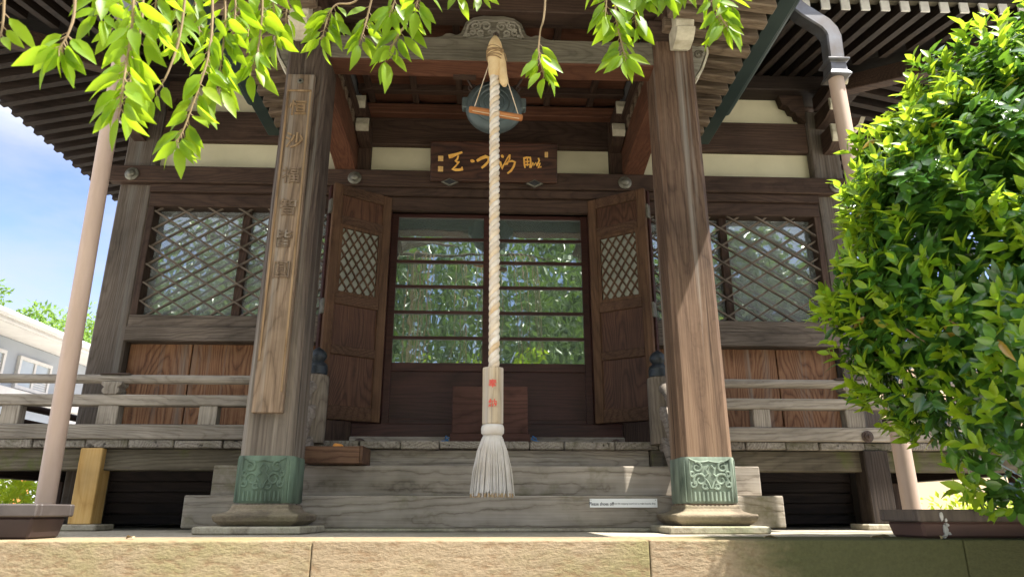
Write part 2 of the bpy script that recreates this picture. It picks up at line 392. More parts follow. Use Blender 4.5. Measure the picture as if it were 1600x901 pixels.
def glassmat(name, refl, tint, dust=0.2, dcol=(0.30, 0.33, 0.29)):
    m, t, b, out = nmat(name)
    tr = N(t, 'ShaderNodeBsdfTransparent'); tr.inputs[0].default_value = (*tint, 1)
    gl = N(t, 'ShaderNodeBsdfGlossy'); gl.inputs['Roughness'].default_value = 0.0
    gl.inputs[0].default_value = (0.93, 1.0, 0.95, 1)
    v, ov, r = objvec(t)
    bn = N(t, 'ShaderNodeBump'); bn.inputs['Strength'].default_value = 0.035; bn.inputs['Distance'].default_value = 0.02
    L(t, noise(t, v, 5, 2), bn.inputs['Height']); L(t, bn.outputs[0], gl.inputs['Normal'])
    lw = N(t, 'ShaderNodeFresnel'); lw.inputs[0].default_value = 1.5
    f = math2(t, 'MINIMUM', math2(t, 'ADD', math2(t, 'MULTIPLY', lw.outputs[0], 1.2), refl), 1.0)
    df = N(t, 'ShaderNodeBsdfDiffuse'); df.inputs[0].default_value = (*dcol, 1)
    td = N(t, 'ShaderNodeMixShader'); td.inputs[0].default_value = dust; L(t, tr.outputs[0], td.inputs[1]); L(t, df.outputs[0], td.inputs[2])
    ms = N(t, 'ShaderNodeMixShader'); L(t, f, ms.inputs[0]); L(t, td.outputs[0], ms.inputs[1]); L(t, gl.outputs[0], ms.inputs[2])
    L(t, ms.outputs[0], out.inputs[0])
    return m
M['glass'] = glassmat('door glass', 0.27, (0.72, 0.76, 0.70), 0.26, (0.27, 0.34, 0.32))
M['winglass'] = glassmat('window glass', 0.20, (0.80, 0.82, 0.82), 0.38, (0.60, 0.63, 0.645))

# ------------------------------------------------------------------ mesh helpers
class MB:
    def __init__(s):
        s.v = []; s.f = []
    def add(s, vs, fs):
        o = len(s.v)
        s.v += [tuple(p) for p in vs]
        s.f += [tuple(i + o for i in f) for f in fs]
        return s
    def box(s, x0, x1, y0, y1, z0, z1):
        return s.add([(x0, y0, z0), (x1, y0, z0), (x1, y1, z0), (x0, y1, z0), (x0, y0, z1), (x1, y0, z1), (x1, y1, z1), (x0, y1, z1)],
                     [(0, 3, 2, 1), (4, 5, 6, 7), (0, 1, 5, 4), (1, 2, 6, 5), (2, 3, 7, 6), (3, 0, 4, 7)])
    def hexa(s, bot, top):
        return s.add(list(bot) + list(top), [(0, 3, 2, 1), (4, 5, 6, 7), (0, 1, 5, 4), (1, 2, 6, 5), (2, 3, 7, 6), (3, 0, 4, 7)])
    def bar(s, a, b, w, h, up=(0, 0, 1)):
        a = Vector(a); b = Vector(b); d = (b - a).normalized(); u = Vector(up)
        x = d.cross(u)
        if x.length < 1e-4: x = d.cross(Vector((0, 1, 0)))
        x.normalize(); u = x.cross(d)
        q = lambda p: [p - x * w / 2 - u * h / 2, p + x * w / 2 - u * h / 2, p + x * w / 2 + u * h / 2, p - x * w / 2 + u * h / 2]
        return s.add(q(a) + q(b), [(0, 1, 2, 3), (7, 6, 5, 4), (0, 4, 5, 1), (1, 5, 6, 2), (2, 6, 7, 3), (3, 7, 4, 0)])
    def prism(s, pts, axis, a0, a1):
        """pts in the plane across the axis: 'X' -> (y,z), 'Y' -> (x,z), 'Z' -> (x,y)"""
        put = {'X': lambda p, a: (a, p[0], p[1]), 'Y': lambda p, a: (p[0], a, p[1]), 'Z': lambda p, a: (p[0], p[1], a)}[axis]
        n = len(pts)
        return s.add([put(p, a0) for p in pts] + [put(p, a1) for p in pts],
                     [tuple(range(n - 1, -1, -1)), tuple(range(n, 2 * n))] + [(i, (i + 1) % n, n + (i + 1) % n, n + i) for i in range(n)])
    def tube(s, pts, r, n=8, cap=True, sq=None):
        pts = [Vector(p) for p in pts]; k = len(pts)
        rs = r if isinstance(r, (list, tuple)) else [r] * k
        ref = None; vs = []; fs = []
        for i, p in enumerate(pts):
            d = (pts[min(i + 1, k - 1)] - pts[max(i - 1, 0)]).normalized()
            if ref is None:
                ref = Vector((0, 1, 0)) if abs(d.y) < 0.9 else Vector((1, 0, 0))
            x = d.cross(ref)
            x.normalize(); y = x.cross(d); ref = y
            for j in range(n):
                a = 2 * math.pi * j / n + (math.pi / n if sq else 0)
                vs.append(p + (x * math.cos(a) + y * math.sin(a)) * rs[i])
        for i in range(k - 1):
            for j in range(n):
                fs.append((i * n + j, i * n + (j + 1) % n, (i + 1) * n + (j + 1) % n, (i + 1) * n + j))
        if cap:
            fs.append(tuple(range(n - 1, -1, -1))); fs.append(tuple((k - 1) * n + j for j in range(n)))
        return s.add(vs, fs)
    def lathe(s, prof, c, axis='Z', n=28, rot=0.0):
        vs = []; fs = []; k = len(prof)
        for (r, h) in prof:
            for j in range(n):
                a = 2 * math.pi * j / n + rot
                if axis == 'Z': vs.append((c[0] + r * math.cos(a), c[1] + r * math.sin(a), c[2] + h))
                elif axis == 'Y': vs.append((c[0] + r * math.cos(a), c[1] + h, c[2] + r * math.sin(a)))
                else: vs.append((c[0] + h, c[1] + r * math.cos(a), c[2] + r * math.sin(a)))
        for i in range(k - 1):
            for j in range(n):
                fs.append((i * n + j, i * n + (j + 1) % n, (i + 1) * n + (j + 1) % n, (i + 1) * n + j))
        fs.append(tuple(range(n - 1, -1, -1))); fs.append(tuple((k - 1) * n + j for j in range(n)))
        return s.add(vs, fs)

ROOT = {}
def tag(o, label=None, cat=None, group=None, kind=None):
    for k, val in (('label', label), ('category', cat), ('group', group), ('kind', kind)):
        if val: o[k] = val
    return o

def thing(name, label, cat, loc, group=None):
    o = bpy.data.objects.new(name, None)
    o.empty_display_size = 0.1
    COL.objects.link(o)
    o.location = (loc[0], loc[1], loc[2] + ZO)
    ROOT[o.name] = Vector(loc)
    return tag(o, label, cat, group)

def mk(name, mb, mat, parent=None, loc=None, smooth=None, bevel=0.0, label=None, seg=1):
    """one mesh object; vertices arrive in eye-based scene coordinates"""
    base = ROOT[parent.name] if parent else Vector(loc or (0, 0, 0))
    me = bpy.data.meshes.new(name)
    vs = np.array(mb.v, dtype=float) - np.array(base)
    me.from_pydata(vs.tolist(), [], mb.f)
    me.materials.append(mat)
    if smooth is not None:
        me.polygons.foreach_set('use_smooth', [True] * len(me.polygons))
        if smooth < 179: me.set_sharp_from_angle(angle=R(smooth))
    me.update()
    o = bpy.data.objects.new(name, me)
    COL.objects.link(o)
    if parent:
        o.parent = parent
        ROOT[o.name] = base
    else:
        o.location = (base[0], base[1], base[2] + ZO)
        ROOT[o.name] = base
    if bevel:
        b = o.modifiers.new('edge', 'BEVEL'); b.width = bevel; b.segments = seg; b.limit_method = 'ANGLE'; b.angle_limit = R(40)
    if label: o['label'] = label
    return o

def dup(o, parent, off, label=None):
    c = o.copy(); COL.objects.link(c); c.parent = parent
    c.location = Vector(o.location) + Vector(off)
    ROOT[c.name] = ROOT[o.name]
    for ch in list(o.children):
        d = ch.copy(); COL.objects.link(d); d.parent = c; ROOT[d.name] = ROOT[o.name]
    if label: c['label'] = label
    return c

def B(x0, x1, y0, y1, z0, z1):
    return MB().box(x0, x1, y0, y1, z0, z1)

def textmb(s, size, frame, depth=0.002, bold=0.0, squash=1.0):
    """lettering as raised geometry; frame maps (u, v, w) to the scene"""
    cu = bpy.data.curves.new('lettering', 'FONT')
    cu.body = s; cu.size = size; cu.align_x = 'CENTER'; cu.align_y = 'CENTER'
    cu.extrude = depth / 2; cu.offset = bold; cu.resolution_u = 3
    ob = bpy.data.objects.new('lettering', cu); COL.objects.link(ob)
    bpy.context.view_layer.update()
    me = bpy.data.meshes.new_from_object(ob.evaluated_get(bpy.context.evaluated_depsgraph_get()))
    m = MB()
    vs = np.array([tuple(v.co) for v in me.vertices])
    if len(vs):
        cx = (vs[:, 0].max() + vs[:, 0].min()) / 2; cy = (vs[:, 1].max() + vs[:, 1].min()) / 2
        m.add([frame((p[0] - cx) * squash, p[1] - cy, p[2]) for p in vs], [tuple(p.vertices) for p in me.polygons])
    bpy.data.objects.remove(ob); bpy.data.meshes.remove(me); bpy.data.curves.remove(cu)
    return m

def stroke(pts, frame, depth=0.004):
    """brush stroke: polyline of (u, v, width) as a raised ribbon"""
    m = MB(); n = len(pts)
    P = [Vector((p[0], p[1])) for p in pts]
    lo = []; hi = []
    for i in range(n):
        d = (P[min(i + 1, n - 1)] - P[max(i - 1, 0)]); d.normalize()
        q = Vector((-d.y, d.x)) * pts[i][2] / 2
        lo.append(P[i] - q); hi.append(P[i] + q)
    vs = [frame(p.x, p.y, 0) for p in lo] + [frame(p.x, p.y, 0) for p in hi] + [frame(p.x, p.y, depth) for p in lo] + [frame(p.x, p.y, depth) for p in hi]
    fs = []
    for i in range(n - 1):
        fs += [(2 * n + i, 2 * n + i + 1, 3 * n + i + 1, 3 * n + i), (i, i + 1, 2 * n + i + 1, 2 * n + i), (n + i + 1, n + i, 3 * n + i, 3 * n + i + 1)]
    fs += [(0, 2 * n, 3 * n, n), (n - 1, 2 * n - 1, 4 * n - 1, 3 * n - 1)]
    return m.add(vs, fs)

# leaves -----------------------------------------------------------
LT = np.array([0.0, 0.16, 0.40, 0.66, 0.86, 1.0])
LW = np.array([0.06, 0.72, 1.0, 0.78, 0.34, 0.02])
def leaf_arrays(pos, d, nrm, ln, wd, curl=0.15, fold=0.22, lo=False):
    """arrays of leaves: base position, direction, face normal, length, width"""
    T, W = (np.array([0.0, 0.45, 1.0]), np.array([0.15, 1.0, 0.03])) if lo else (LT, LW)
    d = d / np.linalg.norm(d, axis=1, keepdims=True)
    s = np.cross(d, nrm); s /= np.linalg.norm(s, axis=1, keepdims=True) + 1e-9
    u = np.cross(s, d)
    n = len(pos); k = len(T)
    V = np.zeros((n, k, 3, 3))
    c = np.broadcast_to(curl, (n,)) if np.ndim(curl) == 0 else curl
    for i in range(k):
        mid = pos + d * (ln * T[i])[:, None] - u * (ln * c * T[i] ** 2)[:, None]
        off = s * (wd * W[i] / 2)[:, None]; up = u * (wd * W[i] * fold)[:, None]
        V[:, i, 0] = mid - off + up; V[:, i, 1] = mid; V[:, i, 2] = mid + off + up
    F = []
    for i in range(k - 1):
        for j in range(2):
            F.append([i * 3 + j, i * 3 + j + 1, (i + 1) * 3 + j + 1, (i + 1) * 3 + j])
    F = np.array(F)
    faces = (np.arange(n)[:, None, None] * (3 * k) + F[None]).reshape(-1, 4)
    return V.reshape(-1, 3), faces

def leafobj(name, arrs, mat, parent=None, loc=(0, 0, 0)):
    vs, fs = leaf_arrays(*arrs[:5], **(arrs[5] if len(arrs) > 5 else {}))
    base = ROOT[parent.name] if parent else Vector(loc)
    vs = vs - np.array(base)
    me = bpy.data.meshes.new(name)
    me.vertices.add(len(vs)); me.vertices.foreach_set('co', vs.ravel())
    me.loops.add(len(fs) * 4); me.loops.foreach_set('vertex_index', fs.ravel().astype(np.int32))
    me.polygons.add(len(fs)); me.polygons.foreach_set('loop_start', np.arange(len(fs), dtype=np.int32) * 4)
    me.polygons.foreach_set('use_smooth', np.ones(len(fs), dtype=bool))
    me.materials.append(mat)
    me.update(calc_edges=True); me.validate()
    o = bpy.data.objects.new(name, me); COL.objects.link(o)
    if parent: o.parent = parent
    else: o.location = (base[0], base[1], base[2] + ZO)
    ROOT[o.name] = base
    return o
rng = np.random.default_rng(11)
def rv(n):
    a = rng.normal(size=(n, 3)); return a / np.linalg.norm(a, axis=1, keepdims=True)

P = -0.088                    # top of the stone platform
DK = 0.385                    # veranda floor

# ------------------------------------------------------------------ ground and platform
g = mk('ground', MB().add([(-300, -300, -1.0), (300, -300, -1.0), (300, 400, -1.0), (-300, 400, -1.0)], [(0, 1, 2, 3)]), M['gravel'], loc=(0, 0, -1.0))
tag(g, kind='structure')

dark_ground = mk('added_dark_ground', MB().add([(0.75, 0.2, -0.996), (6, 0.2, -0.996), (6, 2.5, -0.996), (0.75, 2.5, -0.996)], [(0, 1, 2, 3)]), M['soil'], loc=(0, 0, -0.996))  # added out of frame to cut bounce light on the right edging stones
tag(dark_ground, kind='structure')
plat = thing('stone_platform', 'tan tooled stone platform edge in front of the temple steps', 'platform', (0, 2.5, -1.0))
joints = [-5.2, -3.95, -2.75, -1.68, -0.593, 0.533, 1.62, 2.78, 3.9, 5.2]
for a, b in zip(joints[:-1], joints[1:]):
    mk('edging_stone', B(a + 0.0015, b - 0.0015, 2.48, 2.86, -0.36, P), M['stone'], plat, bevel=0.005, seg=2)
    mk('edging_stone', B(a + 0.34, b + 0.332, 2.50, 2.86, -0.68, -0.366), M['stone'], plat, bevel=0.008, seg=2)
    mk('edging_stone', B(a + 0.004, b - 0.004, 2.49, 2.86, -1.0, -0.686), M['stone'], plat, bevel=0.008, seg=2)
mk('paving_slab', B(-5.2, 5.2, 2.866, 9.6, -1.0, P - 0.004), M['slab'], plat)

# ------------------------------------------------------------------ temple hall
T = thing('temple_hall', 'old dark timber temple hall with gabled porch, lattice windows and open folding doors', 'temple', (0, 4.8, P))
Y0 = 4.70
for s in (-1, 1):
    xa, xb = sorted((s * 2.46, s * 2.69))
    mk('corner_post', B(xa, xb, Y0, 4.93, P, 3.0), M['post'], T, bevel=0.012)
    xa, xb = sorted((s * 0.90, s * 1.12))
    mk('bay_post', B(xa, xb, Y0, 4.9, DK, 3.0), M['beamZ'], T, bevel=0.008)
tb = mk('tie_beam', B(-2.74, 2.74, 4.635, 4.70, 2.262, 2.392), M['beamX'], T, bevel=0.006)
mk('tie_beam', B(-2.455, 2.455, 4.662, 4.72, 2.200, 2.260), M['beamX'], T, bevel=0.004)
mk('lintel', B(-2.455, 2.455, 4.69, 4.74, 2.098, 2.198), M['beamX'], T, bevel=0.004)
for x in (-2.58, -0.99, 0.99, 2.58):
    mk('nail_cover', MB().lathe([(0.048, 0), (0.05, -0.006), (0.044, -0.012), (0.03, -0.014), (0.028, -0.024), (0.02, -0.032), (0.004, -0.035)], (x, 4.634, 2.318), 'Y', 24), M['boss'], tb, smooth=40)
for a, b in ((-2.46, -1.12), (-0.9, 0.9), (1.12, 2.46)):
    mk('plaster_panel', B(a, b, 4.765, 4.80, 2.392, 2.645), M['plaster'], T)
mk('wall_beam', B(-2.46, 2.46, 4.715, 4.88, 2.645, 2.90), M['beamX'], T, bevel=0.008)
for s in (-1, 1):
    a, b = sorted((s * 1.12, s * 2.46))
    mk('plaster_panel', B(a, b, 4.775, 4.81, 2.90, 3.14), M['plaster'], T)
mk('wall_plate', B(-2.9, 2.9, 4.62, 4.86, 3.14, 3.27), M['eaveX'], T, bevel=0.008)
for s in (-1, 1):
    a, b = sorted((s * 2.5, s * 2.66))
    mk('wall_plate', B(a, b, 4.87, 9.3, 3.14, 3.27), M['beamY'], T, bevel=0.008)

# brackets with whitened ends
def arm(x, y0, y1, z0, z1, w, drop=0.035):
    """bracket arm towards the viewer with a rounded underside and a whitened end"""
    n = 6
    pts = [(y1, z1), (y0, z1), (y0, z0 + drop)]
    for i in range(1, n + 1):
        a = i / n
        pts.append((y0 + (y1 - y0) * 0.55 * a, z0 + drop * (1 - math.sin(a * math.pi / 2))))
    pts.append((y1, z0))
    o = mk('bracket_arm', MB().prism(pts, 'X', x - w / 2, x + w / 2), M['beamY'], T)
    mk('whitened_end', MB().prism([(y0 - 0.012, z1 + 0.003), (y0 - 0.03, z1 - (z1 - z0) * 0.45), (y0 - 0.012, z0 + drop - 0.006), (y0 + 0.004, z0 + drop - 0.008), (y0 + 0.004, z1 + 0.003)], 'X', x - w / 2 - 0.004, x + w / 2 + 0.004), M['endwhite'], o, bevel=0.004)
for s in (-1, 1):
    arm(s * 0.955, 4.42, 4.70, 2.74, 2.865, 0.085)
    arm(s * 0.935, 4.50, 4.70, 2.60, 2.728, 0.085)
    arm(s * 2.60, 4.40, 4.72, 3.02, 3.13, 0.11)
    arm(s * 2.58, 4.46, 4.72, 2.84, 2.96, 0.10)
    arm(s * 2.60, 4.54, 4.70, 2.62, 2.79, 0.085)
    # side arms at the corner and a scalloped arm along the wall
    o = mk('bracket_arm', MB().prism([(s * 2.69, 2.96), (s * 2.69, 2.84), (s * 2.80, 2.86), (s * 2.90, 2.92), (s * 2.94, 2.98), (s * 2.69, 2.98)], 'Y', 4.74, 4.86), M['beamX'], T)
    mk('whitened_end', MB().prism([(s * 2.93, 2.985), (s * 2.895, 2.915), (s * 2.82, 2.862), (s * 2.83, 2.845), (s * 2.92, 2.89), (s * 2.965, 2.985)], 'Y', 4.735, 4.865), M['endwhite'], o)
    pts = [(2.46, 3.14), (2.46, 2.90), (2.445, 2.905), (2.42, 2.945), (2.395, 2.95), (2.385, 2.99), (2.35, 3.0), (2.335, 3.045), (2.29, 3.06), (2.27, 3.14)]
    mk('bracket_arm', MB().prism([(s * p[0], p[1]) for p in pts], 'Y', 4.70, 4.772), M['beamX'], T)
    mk('bracket_arm', MB().prism([(s * p[0], p[1]) for p in [(1.70, 3.14), (1.70, 2.90), (1.78, 2.90), (1.84, 3.02), (1.90, 3.07), (1.93, 3.14)]], 'Y', 4.70, 4.772), M['beamX'], T)

# lower walls, windows
def window(x0, x1, z0, z1, mull):
    fr = MB()
    fr.box(x0 - 0.045, x0, 4.70, 4.80, z0, z1); fr.box(x1, x1 + 0.045, 4.70, 4.80, z0, z1)
    fr.box(x0 - 0.045, x1 + 0.045, 4.705, 4.80, z1, z1 + 0.012)
    w = mk('lattice_window', fr, M['beamZ'], T, bevel=0.003)
    for k in (0, 1):                                        # two crossing layers of slats
        lb = MB(); yk = 4.716 + 0.0185 * k
        dx, dz = 0.213, 0.135
        m = (dz / dx) * (1 if k else -1)
        c = z0 - 3
        while c < z1 + 3:
            pts = []
            za, zb = m * 0 + c, m * (x1 - x0) + c
            for (x, z) in ((x0, za), (x1, zb)):
                if z0 <= z <= z1: pts.append((x, z))
            for z in (z0, z1):
                x = x0 + (z - c) / m
                if x0 < x < x1: pts.append((x, z))
            if len(pts) == 2 and math.dist(*pts) > 0.03:
                (xa, za_), (xb, zb_) = pts
                lb.bar((xa, yk, za_), (xb, yk, zb_), 0.018, 0.0118, up=(0, 0, 1))
            c += dz
        mk('lattice', lb, M['lattice'], w)
    xs = sorted((x0, mull, x1))
    mk('mullion', B(mull - 0.028, mull + 0.028, 4.752, 4.79, z0, z1), M['beamZ'], w, bevel=0.003)
    for a, b in zip(xs[:-1], xs[1:]):
        mk('pane', B(a, b, 4.794, 4.798, z0, z1), M['winglass'], w)
    return w
window(-2.415, -1.165, 1.29, 2.10, -1.77)
window(1.165, 2.415, 1.29, 2.10, 1.735)
mk('paper_screen', B(-2.41, -1.2, 4.90, 4.91, 1.2, 1.66), M['screen'], T)
mk('paper_screen', B(1.75, 2.41, 4.90, 4.91, 1.2, 2.10), M['screen'], T)
for s in (-1, 1):
    a, b = sorted((s * 1.122, s * 2.458))
    mk('window_sill', B(a, b, 4.69, 4.82, 1.203, 1.288), M['sillX'], T, bevel=0.005)
    mk('rail', B(a, b, 4.665, 4.80, 1.10, 1.200), M['sillX'], T, bevel=0.006)
    mk('sill_beam', B(a, b, 4.68, 4.82, DK, 0.55), M['beamX'], T, bevel=0.006)
    xs = [2.456, 2.03, 1.60, 1.124]
    for p, q in zip(xs[:-1], xs[1:]):
        u, v = sorted((s * p, s * q))
        mk('wall_board', B(u + 0.004, v - 0.004, 4.765, 4.80, 0.55, 1.10), M['keyaki'], T, bevel=0.003)
    u, v = sorted((s * 0.72, s * 0.90))
    mk('jamb', B(u, v, 4.72, 4.82, 0.56, 2.098), M['lacquer'], T)
mk('threshold', B(-0.9, 0.9, 4.64, 4.80, DK, 0.472), M['grayX'], T, bevel=0.006)
mk('threshold', B(-0.9, 0.9, 4.69, 4.84, 0.472, 0.562), M['lacquer'], T, bevel=0.005)
for s in (-1, 1):
    x0, x1 = (-0.72, 0.004) if s < 0 else (0.008, 0.72)
    y = 4.76 if s < 0 else 4.765
    fr = MB()
    fr.box(x0, x0 + 0.05, y, y + 0.035, 0.562, 2.098); fr.box(x1 - 0.05, x1, y, y + 0.035, 0.562, 2.098)
    fr.box(x0 + 0.05, x1 - 0.05, y, y + 0.035, 2.07, 2.098); fr.box(x0 + 0.05, x1 - 0.05, y, y + 0.035, 0.562, 0.60)
    fr.box(x0 + 0.05, x1 - 0.05, y, y + 0.035, 0.925, 0.985)
    d = mk('sliding_door', fr, M['lacquer'], T, bevel=0.003)
    mk('pane', B(x0 + 0.05, x1 - 0.05, y + 0.014, y + 0.018, 0.985, 2.07), M['glass'], d)
    for z in (1.162, 1.347, 1.537, 1.726, 1.90):
        mk('muntin', B(x0 + 0.05, x1 - 0.05, y + 0.002, y + 0.013, z - 0.011, z + 0.011), M['lacquer'], d)
    mk('panel', B(x0 + 0.05, x1 - 0.05, y + 0.012, y + 0.022, 0.60, 0.925), M['lacquer'], d)

# folding doors, swung outwards and folded back
def folding(s):
    ax, ay = s * 0.735, 4.715
    bx, by = s * 1.10, 4.475
    u = Vector((bx - ax, by - ay, 0)); W = u.length; u.normalize()
    nrm = Vector((-u.y, u.x, 0))
    if nrm.y > 0: nrm = -nrm                                   # towards the viewer
    def fb(m, u0, u1, w0, w1, z0, z1):
        c = []
        for z in (z0, z1):
            for (a, b) in ((u0, w0), (u1, w0), (u1, w1), (u0, w1)):
                q = Vector((ax, ay, 0)) + u * a + nrm * b
                c.append((q.x, q.y, z))
        return m.hexa(c[:4], c[4:])
    z0, z1 = 0.565, 2.19
    st = 0.062
    fr = MB()
    fb(fr, 0, st, 0, 0.036, z0, z1); fb(fr, W - st, W, 0, 0.036, z0, z1)
    d = mk('folding_door', fr, M['doorframe'], T, bevel=0.004)
    rails = [(0.565, 0.655), (0.985, 1.045), (1.325, 1.395), (1.895, 1.96), (2.115, 2.19)]
    for a, b in rails: mk('rail', fb(MB(), st, W - st, 0.001, 0.035, a, b), M['doorframeX'], d, bevel=0.003)
    for a, b in ((0.655, 0.985), (1.045, 1.325), (1.96, 2.115)):
        mk('panel', fb(MB(), st, W - st, 0.010, 0.020, a, b), M['doorpanel'], d)
    mk('backing_pane', fb(MB(), st, W - st, 0.008, 0.012, 1.395, 1.895), M['paper'], d)
    inner = MB()
    for a, b, e, f in ((st, st + 0.022, 1.395, 1.895), (W - st - 0.022, W - st, 1.395, 1.895)): fb(inner, a, b, 0.006, 0.03, e, f)
    fb(inner, st + 0.022, W - st - 0.022, 0.006, 0.03, 1.873, 1.895); fb(inner, st + 0.022, W - st - 0.022, 0.006, 0.03, 1.395, 1.417)
    lx0, lx1, lz0, lz1 = st + 0.022, W - st - 0.022, 1.417, 1.873
    for k in (0, 1):
        m = 1.55 * (1 if k else -1); step = 0.094
        c = lz0 - 2
        while c < lz1 + 2:
            pts = []
            for x in (lx0, lx1):
                z = m * (x - lx0) + c
                if lz0 <= z <= lz1: pts.append((x, z))
            for z in (lz0, lz1):
                x = lx0 + (z - c) / m
                if lx0 < x < lx1: pts.append((x, z))
            if len(pts) == 2 and math.dist(*pts) > 0.02:
                q = [Vector((ax, ay, 0)) + u * p[0] + nrm * (0.017 + 0.007 * k) + Vector((0, 0, p[1])) for p in pts]
                inner.bar(q[0], q[1], 0.007, 0.011, up=nrm.cross(q[1] - q[0]))
            c += step
    mk('lattice', inner, M['doorframe'], d)
    # second leaf folded flat behind the first one
    bk = MB(); fb(bk, 0.03, W + 0.012, -0.048, -0.012, z0 + 0.004, z1 - 0.004)
    mk('back_leaf', bk, M['lacquer'], d, bevel=0.003)
    for z in (0.80, 1.30, 2.02):
        mk('hinge', fb(MB(), W + 0.0005, W + 0.014, -0.03, 0.02, z - 0.05, z + 0.05), M['boss'], d)
folding(-1); folding(1)

# hall body, interior
for s in (-1, 1):
    a, b = sorted((s * 2.50, s * 2.62))
    mk('side_wall', B(a, b, 4.93, 9.3, DK, 3.14), M['post'], T)
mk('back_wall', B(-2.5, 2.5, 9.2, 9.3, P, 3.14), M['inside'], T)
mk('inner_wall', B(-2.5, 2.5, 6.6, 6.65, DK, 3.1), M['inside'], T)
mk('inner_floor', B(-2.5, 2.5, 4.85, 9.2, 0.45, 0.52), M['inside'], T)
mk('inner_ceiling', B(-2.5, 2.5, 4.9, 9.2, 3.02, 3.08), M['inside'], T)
# board skirting under the floor
for i in range(7):
    z = P + 0.02 + i * 0.066
    mk('skirting_board', B(-2.455, 2.455, 4.80 + 0.006 * (i % 2), 4.84, z, z + (0.060 if i else 0.05)), M['eaveX'], T)

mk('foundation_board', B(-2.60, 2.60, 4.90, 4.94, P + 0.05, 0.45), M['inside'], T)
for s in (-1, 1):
    mk('foundation_board', B(*sorted((s * 2.50, s * 2.60)), 4.945, 9.2, P, 0.384), M['inside'], T)
